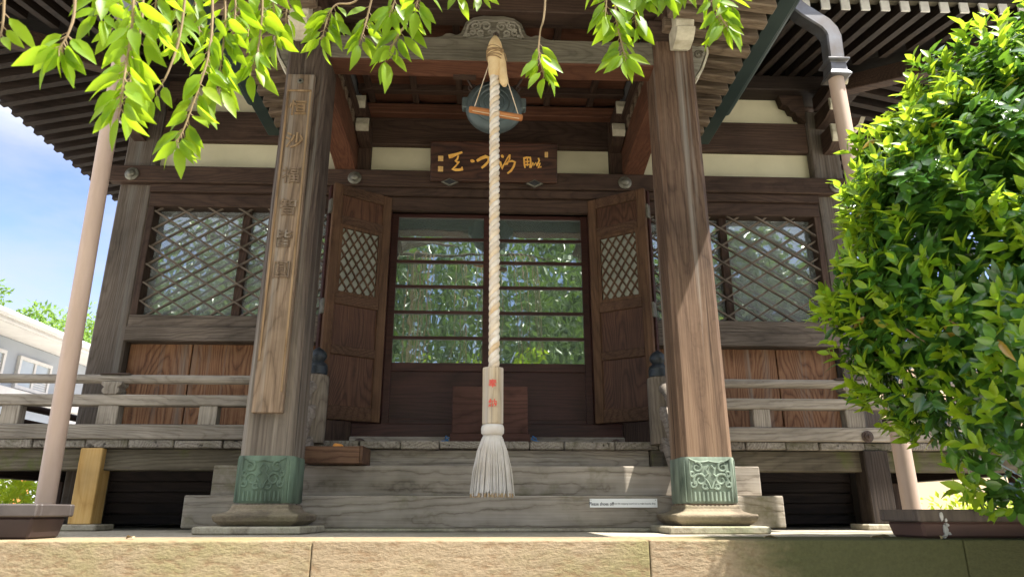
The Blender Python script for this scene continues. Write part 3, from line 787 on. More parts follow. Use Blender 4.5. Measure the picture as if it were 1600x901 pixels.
# porch pillars
def curl(cx, cz, r, a0, turns, n=16):
    return [(cx + r * (1 - 0.72 * i / n) * math.cos(a0 + turns * 2 * math.pi * i / n), cz + r * (1 - 0.72 * i / n) * math.sin(a0 + turns * 2 * math.pi * i / n)) for i in range(n + 1)]
def chamf(cx, cy, h, c):
    return [(cx - h + c, cy - h), (cx + h - c, cy - h), (cx + h, cy - h + c), (cx + h, cy + h - c), (cx + h - c, cy + h), (cx - h + c, cy + h), (cx - h, cy + h - c), (cx - h, cy - h + c)]
for s in (-1, 1):
    cx, cy = s * 1.05, 3.52
    pm = MB()
    lo = chamf(cx, cy, 0.124, 0.024); hi = chamf(cx, cy, 0.116, 0.022)
    n = 8
    pm.add([(p[0], p[1], 0.02) for p in lo] + [(p[0], p[1], 2.62) for p in hi], [tuple(range(n - 1, -1, -1)), tuple(range(n, 2 * n))] + [(i, (i + 1) % n, n + (i + 1) % n, n + i) for i in range(n)])
    pl = mk('porch_pillar', pm, M['pillarA'] if s < 0 else M['pillarB'], T)
    sh = MB()
    h = 0.131
    q0 = chamf(cx, cy, h - 0.003, 0.026); q1 = chamf(cx, cy, h, 0.026)
    rings = [(0.036, h - 0.012), (0.048, h), (0.245, h - 0.002), (0.255, h - 0.004)]
    vs = []; fs = []
    for z, hh in rings: vs += [(p[0], p[1], z) for p in chamf(cx, cy, hh, 0.026)]
    for i in range(len(rings) - 1):
        for j in range(8): fs.append((i * 8 + j, i * 8 + (j + 1) % 8, (i + 1) * 8 + (j + 1) % 8, (i + 1) * 8 + j))
    fs += [tuple(range(7, -1, -1)), tuple(range(24, 32))]
    sh.add(vs, fs)
    yf = cy - h
    # scalloped upper border, scroll relief and fluting on the front sheet
    for t in (-1, 1):
        sh.tube([(cx + t * 0.10 * (1 - i / 8), yf + 0.001, 0.247 - 0.016 * math.sin(i / 8 * math.pi) - 0.012 * (i / 8) ** 3) for i in range(9)], 0.0045, 5)
        for (ox, oz, r, a0, tn) in ((0.062, 0.206, 0.026, 1.2, 1.25), (0.050, 0.148, 0.034, -0.6, 1.3), (0.086, 0.128, 0.017, 2.2, 1.2), (0.030, 0.120, 0.016, 3.6, 1.2), (0.085, 0.176, 0.014, 4.2, 1.1)):
            c = curl(0, 0, r, a0, tn)
            sh.tube([(cx + t * (ox + p[0]), yf + 0.001, oz + p[1]) for p in c], [0.0075 - 0.0035 * i / len(c) for i in range(len(c))], 6)
        sh.tube([(cx + t * x, yf + 0.001, z) for x, z in ((0.006, 0.215), (0.020, 0.196), (0.012, 0.176), (0.030, 0.160), (0.014, 0.135), (0.004, 0.108))], 0.006, 5)
        sh.tube([(cx + t * 0.098, yf + 0.001, 0.24), (cx + t * 0.098, yf + 0.001, 0.05)], 0.0035, 5)
        sh.tube([(cx + t * 0.121, yf + 0.006, 0.24), (cx + t * 0.121, yf + 0.006, 0.05)], 0.003, 5)
    for k in range(9):
        x = cx - 0.08 + k * 0.02
        sh.tube([(x, yf + 0.0015, 0.095), (x, yf + 0.0015, 0.052)], [0.0062, 0.007], 6)
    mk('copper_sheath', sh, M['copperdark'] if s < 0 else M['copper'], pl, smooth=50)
    q = math.sqrt(2)
    mk('pillar_base', MB().lathe([(0.130 * q, 0.036), (0.133 * q, 0.018), (0.142 * q, 0.006), (0.164 * q, -0.003), (0.190 * q, -0.007), (0.195 * q, -0.012), (0.186 * q, -0.036), (0.158 * q, -0.058)], (cx, cy, 0), 'Z', 4, math.pi / 4), M['basewood'], pl, bevel=0.008, seg=2)
    # block and carved noses on the pillar head
    mk('bearing_block', MB().hexa([(cx - 0.10, cy - 0.10, 2.625), (cx + 0.10, cy - 0.10, 2.625), (cx + 0.10, cy + 0.10, 2.625), (cx - 0.10, cy + 0.10, 2.625)],
                                  [(cx - 0.15, cy - 0.15, 2.74), (cx + 0.15, cy - 0.15, 2.74), (cx + 0.15, cy + 0.15, 2.74), (cx - 0.15, cy + 0.15, 2.74)]), M['beamX'], pl, bevel=0.006)
    x = cx + 0.03 * s
    mk('carved_nose', MB().prism([(3.41, 2.56), (3.36, 2.535), (3.29, 2.545), (3.25, 2.57), (3.235, 2.60), (3.262, 2.615), (3.245, 2.65), (3.262, 2.675), (3.245, 2.70), (3.25, 2.74), (3.41, 2.74)], 'X', x - 0.052, x + 0.052), M['endwhite'], pl, bevel=0.004)
    mk('carved_nose', MB().prism([(cx + s * p[0], p[1]) for p in ((0.10, 2.62), (0.13, 2.645), (0.165, 2.635), (0.19, 2.648), (0.212, 2.625), (0.208, 2.585), (0.19, 2.54), (0.172, 2.49), (0.148, 2.45), (0.13, 2.42), (0.10, 2.41))], 'Y', 3.46, 3.58), M['nose'], pl, bevel=0.006)
    wm = MB()
    edge = [(0.212, 2.63), (0.2115, 2.585), (0.194, 2.538), (0.176, 2.488), (0.152, 2.448), (0.132, 2.416)]
    wm.prism([(cx + s * p[0], p[1]) for p in edge] + [(cx + s * (p[0] + 0.012), p[1] - 0.004) for p in reversed(edge)], 'Y', 3.456, 3.584)
    mk('whitened_edge', wm, M['endwhite'], pl)
    c = curl(cx + s * 0.165, 2.575, 0.03, 0.5, 1.4)
    mk('carved_scroll', MB().tube([(p[0], 3.458, p[1]) for p in c], 0.006, 5), M['carve'], pl)

# rainbow beam across the porch with its frog-leg strut
bm_ = mk('porch_beam', B(-0.936, 0.936, 3.43, 3.585, 2.478, 2.632), M['carve'], T, bevel=0.008, seg=2)
mk('beam_soffit', B(-0.934, 0.934, 3.436, 3.579, 2.466, 2.4785), M['redX'], bm_)
mk('patch_board', B(-0.235, -0.10, 3.55, 3.585, 2.452, 2.4655), M['beamX'], bm_)
half = [(0.0, 2.812), (0.06, 2.815), (0.12, 2.80), (0.165, 2.765), (0.18, 2.72), (0.195, 2.685), (0.22, 2.672), (0.25, 2.685), (0.28, 2.682), (0.30, 2.665), (0.335, 2.655), (0.365, 2.634)]
prof = half + [(-p[0], p[1]) for p in reversed(half)][:-1]
fl = mk('frog_leg_strut', MB().prism(prof, 'Y', 3.46, 3.56), M['carve'], T, bevel=0.004)
cv = MB()
for t in (-1, 1):
    for (ox, oz, r, a0, tn) in ((0.045, 2.735, 0.030, 0.3, 1.4), (0.105, 2.735, 0.030, 2.0, 1.5), (0.075, 2.685, 0.024, 4.0, 1.4), (0.125, 2.69, 0.022, 1.0, 1.3), (0.018, 2.695, 0.018, 2.8, 1.2), (0.15, 2.665, 0.014, 5.0, 1.2)):
        c = curl(0, 0, r, a0, tn)
        cv.tube([(t * (ox + p[0]), 3.457, oz + p[1]) for p in c], [0.0095 - 0.004 * i / len(c) for i in range(len(c))], 6)
    cv.tube([(t * x, 3.457, z) for x, z in ((0.0, 2.772), (0.06, 2.776), (0.12, 2.768), (0.15, 2.74), (0.158, 2.70), (0.175, 2.655))], 0.0075, 6)
    cv.tube([(t * x, 3.457, z) for x, z in ((0.0, 2.665), (0.05, 2.645), (0.10, 2.655), (0.15, 2.645))], 0.0075, 6)
mk('carving', cv, M['nose'], fl, smooth=60)
mk('purlin', B(-1.5, 1.5, 3.43, 3.58, 2.825, 2.94), M['beamX'], T, bevel=0.006)
for s in (-1, 1):
    x0, x1 = s * 0.99, s * 1.14
    a, b = sorted((x0, x1))
    n = 9; v = []
    pm = MB()
    top = []; bot = []
    for i in range(n):
        t = i / (n - 1); y = 3.642 + (4.695 - 3.642) * t
        arch = 0.05 * math.sin(math.pi * t)
        bot.append((y, 2.43 - 0.05 * t + arch)); top.append((y, 2.68 - 0.06 * t + arch * 0.8))
    pm.prism(bot + top[::-1], 'X', a, b)
    mk('curved_tie_beam', pm, M['redY'], T, bevel=0.006)
    xk = s * 1.05
    mk('porch_plate', B(xk - 0.07, xk + 0.07, 2.2, 4.70, 2.745, 2.89), M['beamY'], T, bevel=0.006)
# coffered ceiling of the porch
mk('ceiling_board', B(-0.98, 0.98, 2.3, 4.70, 3.0, 3.02), M['redX'], T)
cb = MB()
for y in (2.35, 2.78, 3.21, 3.66, 4.09, 4.48): cb.box(-0.98, 0.98, y - 0.028, y + 0.028, 2.945, 2.999)
mk('ceiling_batten', cb, M['beamX'], T, bevel=0.003)
cb = MB()
for x in (-0.9, -0.57, -0.24, 0.09, 0.42, 0.75):
    cb.box(x - 0.022, x + 0.022, 2.3, 4.70, 2.952, 2.998)
mk('ceiling_batten', cb, M['beamY'], T, bevel=0.003)
mk('cornice', B(-0.98, 0.98, 4.62, 4.70, 2.86, 2.944), M['redX'], T, bevel=0.006)

# porch rafters and roof
pr = None
for s in (-1, 1):
    first = None
    for i in range(18):
        y = 2.32 + i * 0.131
        if y > 4.6: break
        if first is None:
            m = MB()
            x0, x1 = s * 0.985, s * 1.535
            m.hexa([(x0, y - 0.036, 2.672), (x1, y - 0.036, 2.606), (x1, y + 0.036, 2.606), (x0, y + 0.036, 2.672)], [(x0, y - 0.036, 2.748), (x1 - s * 0.008, y - 0.036, 2.690), (x1 - s * 0.008, y + 0.036, 2.690), (x0, y + 0.036, 2.748)])
            first = mk('porch_rafter', m, M['rafterX'], T, bevel=0.007)
        else:
            dup(first, T, (0, i * 0.131, 0))
    m = MB()
    m.hexa([(s * 0.95, 2.18, 2.757), (s * 1.60, 2.18, 2.697), (s * 1.60, 4.66, 2.697), (s * 0.95, 4.66, 2.757)], [(s * 0.95, 2.18, 2.775), (s * 1.60, 2.18, 2.72), (s * 1.60, 4.66, 2.72), (s * 0.95, 4.66, 2.775)])
    mk('roof_boarding', m, M['beamY'], T)
    a, b = sorted((s * 1.555, s * 1.655))
    mk('eave_flashing', B(a, b, 2.16, 4.66, 2.665, 2.696), M['fascia'], T, bevel=0.004)
    a, b = sorted((s * 1.60, s * 1.655))
    mk('eave_flashing', B(a, b, 2.15, 4.66, 2.6965, 2.82), M['fascia'], T, bevel=0.004)
    gp = [(s * (1.705 + 0.045 * math.cos(R(180 + 18 * k))), 2.80 + 0.045 * math.sin(R(180 + 18 * k))) for k in range(11)]
    gi = [(s * (1.705 + 0.040 * math.cos(R(180 + 18 * k))), 2.80 + 0.040 * math.sin(R(180 + 18 * k))) for k in range(10, -1, -1)]
    mk('gutter', MB().prism(gp + gi, 'Y', 2.14, 4.4), M['fascia'], T)
rm = MB()
rm.prism([(-1.72, 2.823), (-0.99, 2.823), (-0.99, 3.03), (0.99, 3.03), (0.99, 2.823), (1.72, 2.823), (1.72, 2.90), (0.9, 3.25), (0, 3.95), (-0.9, 3.25), (-1.72, 2.90)], 'Y', 2.15, 4.95)
mk('porch_roof', rm, M['rooftile'], T)

# main eaves: rafters, hips, boarding
SL = 0.227
zf = lambda y: 3.0 + SL * (y - 3.5)
for s in (-1, 1):
    first = None
    k = 0
    x = 1.83
    while x < 3.72:
        yin = 4.64 if x < 2.55 else 4.64 - (x - 2.55) - 0.10
        if yin > 3.6:
            m = MB()
            xx = s * x
            m.hexa([(xx - 0.025, 3.56, zf(3.56)), (xx + 0.025, 3.56, zf(3.56)), (xx + 0.025, yin, zf(yin)), (xx - 0.025, yin, zf(yin))],
                   [(xx - 0.025, 3.56, zf(3.56) + 0.065), (xx + 0.025, 3.56, zf(3.56) + 0.065), (xx + 0.025, yin, zf(yin) + 0.065), (xx - 0.025, yin, zf(yin) + 0.065)])
            o = mk('rafter', m, M['eaveY'], T)
            mk('whitened_end', B(xx - 0.028, xx + 0.028, 3.548, 3.559, 3.008, 3.082), M['rafterend'], o)
        x += 0.128
    # side rafters
    first = None; i = 0
    y = 3.72
    while y < 8.4:
        xin = 2.68 if y > 4.75 else 2.68 + (4.75 - y) + 0.09
        if xin < 3.72:
            m = MB()
            zz = lambda X: 3.0 + SL * (3.77 - X)
            xs = [s * xin, s * 3.79]
            m.hexa([(xs[0], y - 0.027, zz(xin)), (xs[1], y - 0.027, zz(3.79)), (xs[1], y + 0.027, zz(3.79)), (xs[0], y + 0.027, zz(xin))],
                   [(xs[0], y - 0.027, zz(xin) + 0.07), (xs[1], y - 0.027, zz(3.79) + 0.07), (xs[1], y + 0.027, zz(3.79) + 0.07), (xs[0], y + 0.027, zz(xin) + 0.07)])
            if y > 4.9:
                if first is None: first = mk('rafter', m, M['eaveX'], T); yf0 = y
                else: dup(first, T, (0, y - yf0, 0))
            else: mk('rafter', m, M['eaveX'], T)
        y += 0.143
    # hip rafter
    m = MB()
    a = Vector((s * 2.60, 4.77, 3.215)); b = Vector((s * 3.83, 3.54, 2.935))
    m.bar(a, b, 0.10, 0.13)
    mk('hip_rafter', m, M['beamX'], T, bevel=0.006)
    mk('eave_beam', B(*sorted((s * 1.75, s * 3.72)), 3.505, 3.60, 3.086, 3.16), M['carve'], T, bevel=0.006)
for s in (-1, 1):
    mk('sun_leak_board', MB().hexa([(s * 1.735, 3.28, 2.83), (s * 1.752, 3.28, 2.83), (s * 1.752, 4.95, 2.83), (s * 1.735, 4.95, 2.83)], [(s * 1.735, 3.28, 3.22), (s * 1.752, 3.28, 3.22), (s * 1.752, 4.95, 4.4), (s * 1.735, 4.95, 4.4)]), M['fascia'], T)  # added closure that stops sun leaking between porch and main roof
def roofpt(x, y):
    return min(zf(y), 3.0 + SL * (3.77 - abs(x))) + 0.072
for s in (-1, 1):
    q = [(s * 1.75, 3.0), (s * 3.83, 3.0), (s * 3.83, 3.44), (s * 1.75, 3.44)]
    faces = [[(1.75, 3.30), (3.83, 3.30), (3.83, 3.44), (1.75, 3.44)], [(1.75, 3.44), (3.83, 3.44), (2.40, 4.87), (1.75, 4.87)], [(3.83, 3.44), (3.83, 9.5), (2.40, 9.5), (2.40, 4.87)]]
    m = MB()
    for f in faces:
        zs = [(zf(p[1]) if f is not faces[2] else 3.0 + SL * (3.77 - p[0])) + 0.074 for p in f]
        m.hexa([(s * p[0], p[1], z) for p, z in zip(f, zs)], [(s * p[0], p[1], z + 0.05) for p, z in zip(f, zs)])
    mk('eave_boarding', m, M['nearblack'], T)
    mk('eave_edge', B(*sorted((s * 3.80, s * 3.86)), 3.3, 9.5, 3.095, 3.20), M['beamY'], T)
mr = MB()
v = [(-3.86, 3.28, 3.21), (-1.7, 3.28, 3.21), (-1.7, 4.6, 3.36), (1.7, 4.6, 3.36), (1.7, 3.28, 3.21), (3.86, 3.28, 3.21), (3.86, 9.5, 3.21), (-3.86, 9.5, 3.21), (-1.6, 6.2, 5.6), (1.6, 6.2, 5.6)]
mr.add(v, [(0, 1, 2), (0, 2, 8), (2, 3, 9, 8), (3, 4, 5), (3, 5, 9), (5, 6, 9), (6, 7, 8, 9), (7, 0, 8)])
mk('main_roof', mr, M['rooftile'], T)

# ------------------------------------------------------------------ veranda
V = thing('wooden_veranda', 'weathered grey timber veranda with railings and post-top finials along the temple front', 'veranda', (0, 4.0, P))
x = -3.42
i = 0
widths = [0.235, 0.262, 0.25, 0.20, 0.27, 0.24]
rd = random.Random(4)
while x < 3.42:
    w = widths[i % 6] * rd.uniform(0.92, 1.08)
    e = rd.uniform(-0.008, 0.006)
    mk('deck_board', B(x + 0.002, x + w - 0.003, 4.0 + e, 4.635, 0.340 + rd.uniform(-0.003, 0.002), DK + rd.uniform(-0.004, 0.001)), M['deck'], V, bevel=0.005)
    x += w; i += 1
mk('joist', B(-3.40, -0.92, 4.035, 4.14, 0.222, 0.337), M['mossbeam'], V, bevel=0.005)
mk('joist', B(0.92, 3.40, 4.035, 4.14, 0.222, 0.337), M['mossbeam'], V, bevel=0.005)
mk('joist', B(-0.915, 0.915, 4.04, 4.14, 0.246, 0.337), M['grayX'], V, bevel=0.005)
for s in (-1, 1):
    mk('joist_end', B(*sorted((s * 0.92, s * 0.985)), 4.005, 4.034, 0.238, 0.338), M['mossbeam'], V, bevel=0.004)
    mk('side_deck', B(*sorted((s * 2.70, s * 3.42)), 4.64, 8.6, 0.342, DK), M['deck'], V)
    mk('side_joist', B(*sorted((s * 3.27, s * 3.38)), 4.15, 8.6, 0.225, 0.341), M['beamY'], V)
mk('support_post', B(-2.232, -2.112, 3.995, 4.11, P + 0.03, 0.338), M['newwood'], V, bevel=0.004, label='new yellow timber support post under the veranda')
mk('post_stone', B(-2.28, -2.06, 3.96, 4.15, P - 0.003, P + 0.029), M['pad'], V, bevel=0.006)
mk('support_post', B(2.135, 2.275, 3.985, 4.12, P + 0.03, 0.338), M['eaveZ'], V, bevel=0.006, label='old dark support post under the veranda')
mk('post_stone', B(2.08, 2.33, 3.95, 4.15, P - 0.003, P + 0.029), M['pad'], V, bevel=0.006)
for s in (-1, 1):
    for y in (4.2, 5.6, 7.0):
        if y > 4.5 or True:
            mk('support_post', B(*sorted((s * 3.20, s * 3.33)), y, y + 0.13, P - 0.003, 0.2245), M['beamZ'], V, bevel=0.006)
    # front railing
    xo, xi = s * 3.34, s * 1.0
    rl = mk('railing', B(*sorted((s * 3.36, s * 1.05)), 3.985, 4.075, 0.386, 0.466), M['grayX'], V, bevel=0.006)
    mk('mid_rail', B(*sorted((s * 3.62, s * 1.05)), 3.992, 4.068, 0.571, 0.632), M['grayX'], rl, bevel=0.005)
    a, b = sorted((s * 3.70, s * 1.05))
    mk('top_rail', MB().tube([(a, 4.03, 0.724), (b, 4.03, 0.724)], 0.0265, 14), M['grayX'], rl, smooth=40)
    for xp in (2.655, 1.575):
        mk('strut', B(*sorted((s * xp - 0.05, s * xp + 0.05)), 3.998, 4.062, 0.466, 0.571), M['grayZ'], rl, bevel=0.003)
    xp = s * 2.125
    mk('strut', B(xp - 0.056, xp + 0.056, 3.996, 4.064, 0.466, 0.571), M['grayZ'], rl, bevel=0.004)
    mk('bearing_block', MB().prism([(xp - 0.034, 0.632), (xp + 0.034, 0.632), (xp + 0.048, 0.645), (xp + 0.050, 0.660), (xp + 0.038, 0.672), (xp + 0.056, 0.685), (xp + 0.056, 0.704), (xp - 0.056, 0.704), (xp - 0.056, 0.685), (xp - 0.038, 0.672), (xp - 0.050, 0.660), (xp - 0.048, 0.645)], 'Y', 3.985, 4.075), M['grayZ'], rl, bevel=0.004)
    mk('rail_cap', B(xp - 0.085, xp + 0.085, 3.998, 4.062, 0.748, 0.755), M['iron'], rl, bevel=0.003)
    # side railing running back
    xs_ = s * 3.32
    r2 = mk('railing', B(xs_ - 0.045, xs_ + 0.045, 4.08, 8.5, 0.386, 0.466), M['beamY'], V)
    mk('mid_rail', B(xs_ - 0.035, xs_ + 0.035, 4.08, 8.5, 0.571, 0.632), M['beamY'], r2)
    mk('top_rail', MB().tube([(xs_, 4.0, 0.724), (xs_, 8.5, 0.724)], 0.0265, 12), M['beamY'], r2, smooth=40)
    for y in (5.2, 6.3, 7.4):
        mk('strut', B(xs_ - 0.04, xs_ + 0.04, y, y + 0.09, 0.466, 0.571), M['beamZ'], r2)
    # newel post with onion finial, and the stair rails falling to the pillar
    nx = s * 0.975
    np_ = mk('newel_post', MB().lathe([(0.070, P + 0.45), (0.070, 0.72), (0.066, 0.734), (0.05, 0.742)], (nx, 3.945, 0), 'Z', 24), M['newel'], V, smooth=40)
    mk('finial', MB().lathe([(0.056, 0.742), (0.058, 0.752), (0.057, 0.775), (0.055, 0.783), (0.057, 0.786), (0.052, 0.800), (0.040, 0.812), (0.033, 0.818), (0.036, 0.824), (0.046, 0.838), (0.048, 0.852), (0.042, 0.870), (0.026, 0.886), (0.010, 0.895), (0.002, 0.902)], (nx, 3.945, 0), 'Z', 28), M['finial'], np_, smooth=50)
    for (z0, z1, r) in ((0.662, 0.40, 0.035),):
        mk('stair_rail', MB().tube([(nx + s * 0.012, 3.93, z0), (nx + s * 0.012, 3.86, z0 - 0.002), (nx + s * 0.012, 3.80, z0 - 0.03), (nx + s * 0.012, 3.72, z0 - 0.10), (nx + s * 0.012, 3.645, z0 - 0.19)], r, 12), M['handrail'], V, smooth=50)
    for (z0, h) in ((0.525, 0.07), (0.355, 0.075)):
        pts = [(3.92, z0), (3.86, z0 + 0.0), (3.77, z0 - 0.09), (3.645, z0 - 0.25)]
        mk('stair_rail', MB().prism([(p[0], p[1] + h / 2) for p in pts] + [(p[0], p[1] - h / 2) for p in reversed(pts)], 'X', *sorted((nx - s * 0.025, nx + s * 0.060))), M['handrail'], V, bevel=0.005)
for xk, yk in ((-0.83, 4.02), (0.84, 4.02)):
    mk('washer', MB().lathe([(0.045, 0), (0.043, -0.008), (0.03, -0.010), (0.028, -0.016), (0.014, -0.018), (0.012, -0.026)], (xk, 4.63, 0.415), 'Y', 20), M['iron'], V, smooth=40)
mk('bolt', MB().lathe([(0.034, 0), (0.034, -0.006), (0.024, -0.008), (0.022, -0.018), (0.010, -0.020), (0.009, -0.034), (0.002, -0.035)], (2.17, 3.984, 0.415), 'Y', 20), M['iron'], V, smooth=40)

# ------------------------------------------------------------------ steps, foundation stones
lo = mk('step_beam', B(-1.53, 1.53, 3.72, 3.90, -0.074, 0.084), M['step'], loc=(0, 3.8, -0.074), bevel=0.007, seg=2)
tag(lo, 'long grey timber step beam carrying the small white notice, lower of the two', 'step', 'timber steps before the temple')
up = mk('step_beam', B(-1.455, 1.475, 3.862, 4.02, 0.0845, 0.240), M['step'], loc=(0, 3.94, 0.0845), bevel=0.007, seg=2)
tag(up, 'grey timber step beam with swirling grain lying on the notice-bearing beam below', 'step', 'timber steps before the temple')
st = mk('sill_stone', B(-1.30, 1.30, 3.70, 3.92, P - 0.003, -0.0745), M['pad'], loc=(0, 3.8, P), bevel=0.004)
tag(st, 'thin mossy grey stone strip under the lower step beam', 'stone')
for s, lab in ((-1, 'flat grey foundation stone under the dark left porch pillar with the inscribed tablet'), (1, 'flat sunlit foundation stone under the reddish right porch pillar')):
    m = MB()
    m.prism([(s * 1.05 - 0.245, 3.26), (s * 1.05 + 0.22, 3.27), (s * 1.05 + 0.24, 3.685), (s * 1.05 - 0.235, 3.69)], 'Z', P - 0.003, -0.0585)
    o = mk('foundation_stone', m, M['pad'], loc=(s * 1.05, 3.5, P), bevel=0.006)
    tag(o, lab, 'stone')

# ------------------------------------------------------------------ bell rope, gong, striker
RX, RY = 0.012, 3.30
rp = thing('bell_rope', 'thick twisted white bell rope with octagonal wooden grip and grey tassel hanging in the porch', 'rope', (RX, RY, 2.56))
for k in range(3):
    n = 420
    pts = []
    z0, z1 = 0.65, 2.34
    for i in range(n + 1):
        z = z0 + (z1 - z0) * i / n
        a = 2 * math.pi * (k / 3 + (z - z0) / 0.098)
        sw = 0.004 * math.sin(z * 2.1)
        pts.append((RX + sw + 0.0135 * math.cos(a), RY + 0.0135 * math.sin(a), z))
    m = MB().tube(pts, 0.0146, 8)
    mk('rope_strand', m, M['ropewhite'] if k < 2 else M['ropetan'], rp, smooth=179)
mk('wrapped_sleeve', MB().lathe([(0.014, 2.275), (0.030, 2.28), (0.036, 2.31), (0.037, 2.36), (0.043, 2.40), (0.045, 2.44), (0.041, 2.47), (0.034, 2.50), (0.022, 2.525), (0.010, 2.545)], (RX - 0.004, RY, 0), 'Z', 20), M['cloth'], rp, smooth=60)
mk('rope_stub', MB().tube([(RX + 0.02, RY - 0.005, 2.44), (RX + 0.034, RY - 0.012, 2.36), (RX + 0.040, RY - 0.015, 2.29), (RX + 0.046, RY - 0.015, 2.24), (RX + 0.05, RY - 0.014, 2.215)], [0.022, 0.024, 0.023, 0.025, 0.012], 12), M['cloth'], rp, smooth=60)
tw = MB()
for j in range(7):
    z = 2.385 + j * 0.011 + 0.004 * (j % 3)
    tl = 0.012 * ((j % 3) - 1)
    rr = 0.047 if z < 2.45 else 0.043
    tw.tube([(RX - 0.004 + rr * math.cos(a), RY + rr * math.sin(a), z + tl * math.cos(a + j)) for a in [2 * math.pi * q / 20 for q in range(21)]], 0.0032, 5)
tw.tube([(RX + 0.03, RY - 0.04, 2.43), (RX + 0.052, RY - 0.035, 2.40), (RX + 0.060, RY - 0.03, 2.365)], 0.003, 5)
mk('twine', tw, M['twine'], rp, smooth=60)
hk = MB()
hk.tube([(RX + 0.012 * math.cos(a), RY + 0.004, 2.556 + 0.016 * math.sin(a)) for a in [2 * math.pi * q / 16 for q in range(17)]], 0.005, 6)
hk.tube([(RX, RY + 0.002, 2.57), (RX, 3.44, 2.575)], 0.006, 6)
mk('hook', hk, M['iron'], rp, smooth=60)
hd = mk('grip', MB().lathe([(0.050, 0.392), (0.053, 0.398), (0.053, 0.652), (0.050, 0.658)], (RX, RY, 0), 'Z', 8, math.pi / 8), M['handle'], rp)
yf = RY - 0.053 * math.cos(math.pi / 8)
fr_ = lambda u, v, w: (RX - 0.002 + u, yf - 0.0005 - w, v)
for ch, z in (('奉', 0.578), ('納', 0.486)):
    mk('character', textmb(ch, 0.041, lambda u, v, w, z=z: (RX - 0.002 + u, yf - 0.0006 - w, z + v), 0.0012, 0.0009), M['redink'], hd)
mk('tassel_collar', MB().lathe([(0.036, 0.396), (0.050, 0.388), (0.054, 0.372), (0.053, 0.352), (0.046, 0.344), (0.03, 0.340)], (RX, RY, 0), 'Z', 26), M['tassel'], rp, smooth=60)
ts = MB(); tp = MB(); rt = random.Random(3)
for i in range(900):
    a = rt.uniform(0, 2 * math.pi); q = math.sqrt(rt.uniform(0.25, 1))
    r0, r1 = 0.048 * q, 0.100 * q * rt.uniform(0.93, 1.05)
    zb = 0.078 + rt.uniform(-0.012, 0.016)
    wv = rt.uniform(-0.004, 0.004)
    a1 = a + rt.uniform(-0.06, 0.06)
    pt = lambda t, aa, rr: (RX + rr * math.cos(aa), RY + rr * math.sin(aa) * 0.9, t)
    ps = [pt(0.346, a, r0 * 0.8), pt(0.325, a, r0 * 1.02), pt(0.27, (a + a1) / 2, r0 + (r1 - r0) * 0.42 + wv), pt(0.18, a1, r0 + (r1 - r0) * 0.78), pt(zb, a1, r1)]
    ts.tube(ps, [0.0026, 0.003, 0.003, 0.0028, 0.002], 4, cap=False)
mk('tassel', ts, M['tassel'], rp, smooth=179)
for i in range(120):
    a = rt.uniform(math.pi, 2 * math.pi); r1 = 0.099 * math.sqrt(rt.uniform(0.5, 1))
    tp.tube([(RX + r1 * math.cos(a), RY + r1 * math.sin(a) * 0.9, 0.083), (RX + r1 * 1.01 * math.cos(a), RY + r1 * 0.9 * math.sin(a), 0.066)], 0.0026, 4)
mk('tassel_tip', tp, M['tip'], rp)

GX, GY, GZ = 0.010, 3.75, 2.372
gg = thing('gong', 'round grey green bronze gong with concentric rings hanging behind the porch beam', 'gong', (GX, GY, GZ + 0.25))
pf = [(0.001, -0.075), (0.028, -0.074), (0.034, -0.070), (0.055, -0.070), (0.060, -0.066), (0.064, -0.070), (0.085, -0.066), (0.090, -0.061), (0.095, -0.064), (0.122, -0.058), (0.128, -0.052), (0.133, -0.055), (0.152, -0.045), (0.170, -0.028), (0.176, -0.014), (0.176, 0.014), (0.170, 0.028), (0.152, 0.045), (0.10, 0.062), (0.001, 0.070)]
mk('gong_disc', MB().lathe(pf, (GX, GY, GZ), 'Y', 48), M['bronze'], gg, smooth=35)
for s in (-1, 1):
    mk('gong_ear', B(*sorted((GX + s * 0.158, GX + s * 0.196)), GY - 0.03, GY + 0.03, GZ - 0.02, GZ + 0.055), M['bronze'], gg, bevel=0.006)
    lk = MB()
    c = (GX + s * 0.135, GY, GZ + 0.135)
    lk.tube([(c[0] + 0.022 * math.cos(a), GY, c[2] + 0.022 * math.sin(a)) for a in [2 * math.pi * q / 16 for q in range(17)]], 0.006, 6)
    e = (GX + s * 0.212, GY - 0.05, GZ + 0.26)
    lk.tube([c, e], 0.008, 7); lk.tube([(c[0] + s * 0.012, GY, c[2] + 0.018), (e[0] - s * 0.006, e[1], e[2] - 0.01)], 0.006, 6)
    lk.tube([(e[0] + 0.02 * math.cos(a), e[1], e[2] + 0.012 + 0.02 * math.sin(a)) for a in [2 * math.pi * q / 16 for q in range(17)]], 0.006, 6)
    lk.tube([(e[0], e[1], e[2] + 0.028), (e[0] - s * 0.03, e[1], 2.96)], 0.006, 6)
    mk('hanging_hook', lk, M['iron'], gg, smooth=60)

sb = thing('striker_bar', 'short orange wooden striker bar slung on strings in front of the gong', 'striker', (0.02, 3.48, 2.18))
mk('bar', MB().tube([(-0.135, 3.48, 2.186), (-0.128, 3.48, 2.1855), (0.163, 3.48, 2.137), (0.170, 3.48, 2.136)], [0.014, 0.0195, 0.0195, 0.014], 12), M['dowel'], sb, smooth=40)
sg = MB()
sg.tube([(-0.105, 3.478, 2.20), (-0.02, 3.36, 2.42)], 0.0028, 5); sg.tube([(0.145, 3.478, 2.16), (0.045, 3.36, 2.42)], 0.0028, 5)
sg.tube([(-0.115, 3.462, 2.166), (0.15, 3.462, 2.122)], 0.0025, 5)
mk('string', sg, M['ropetan'], sb)

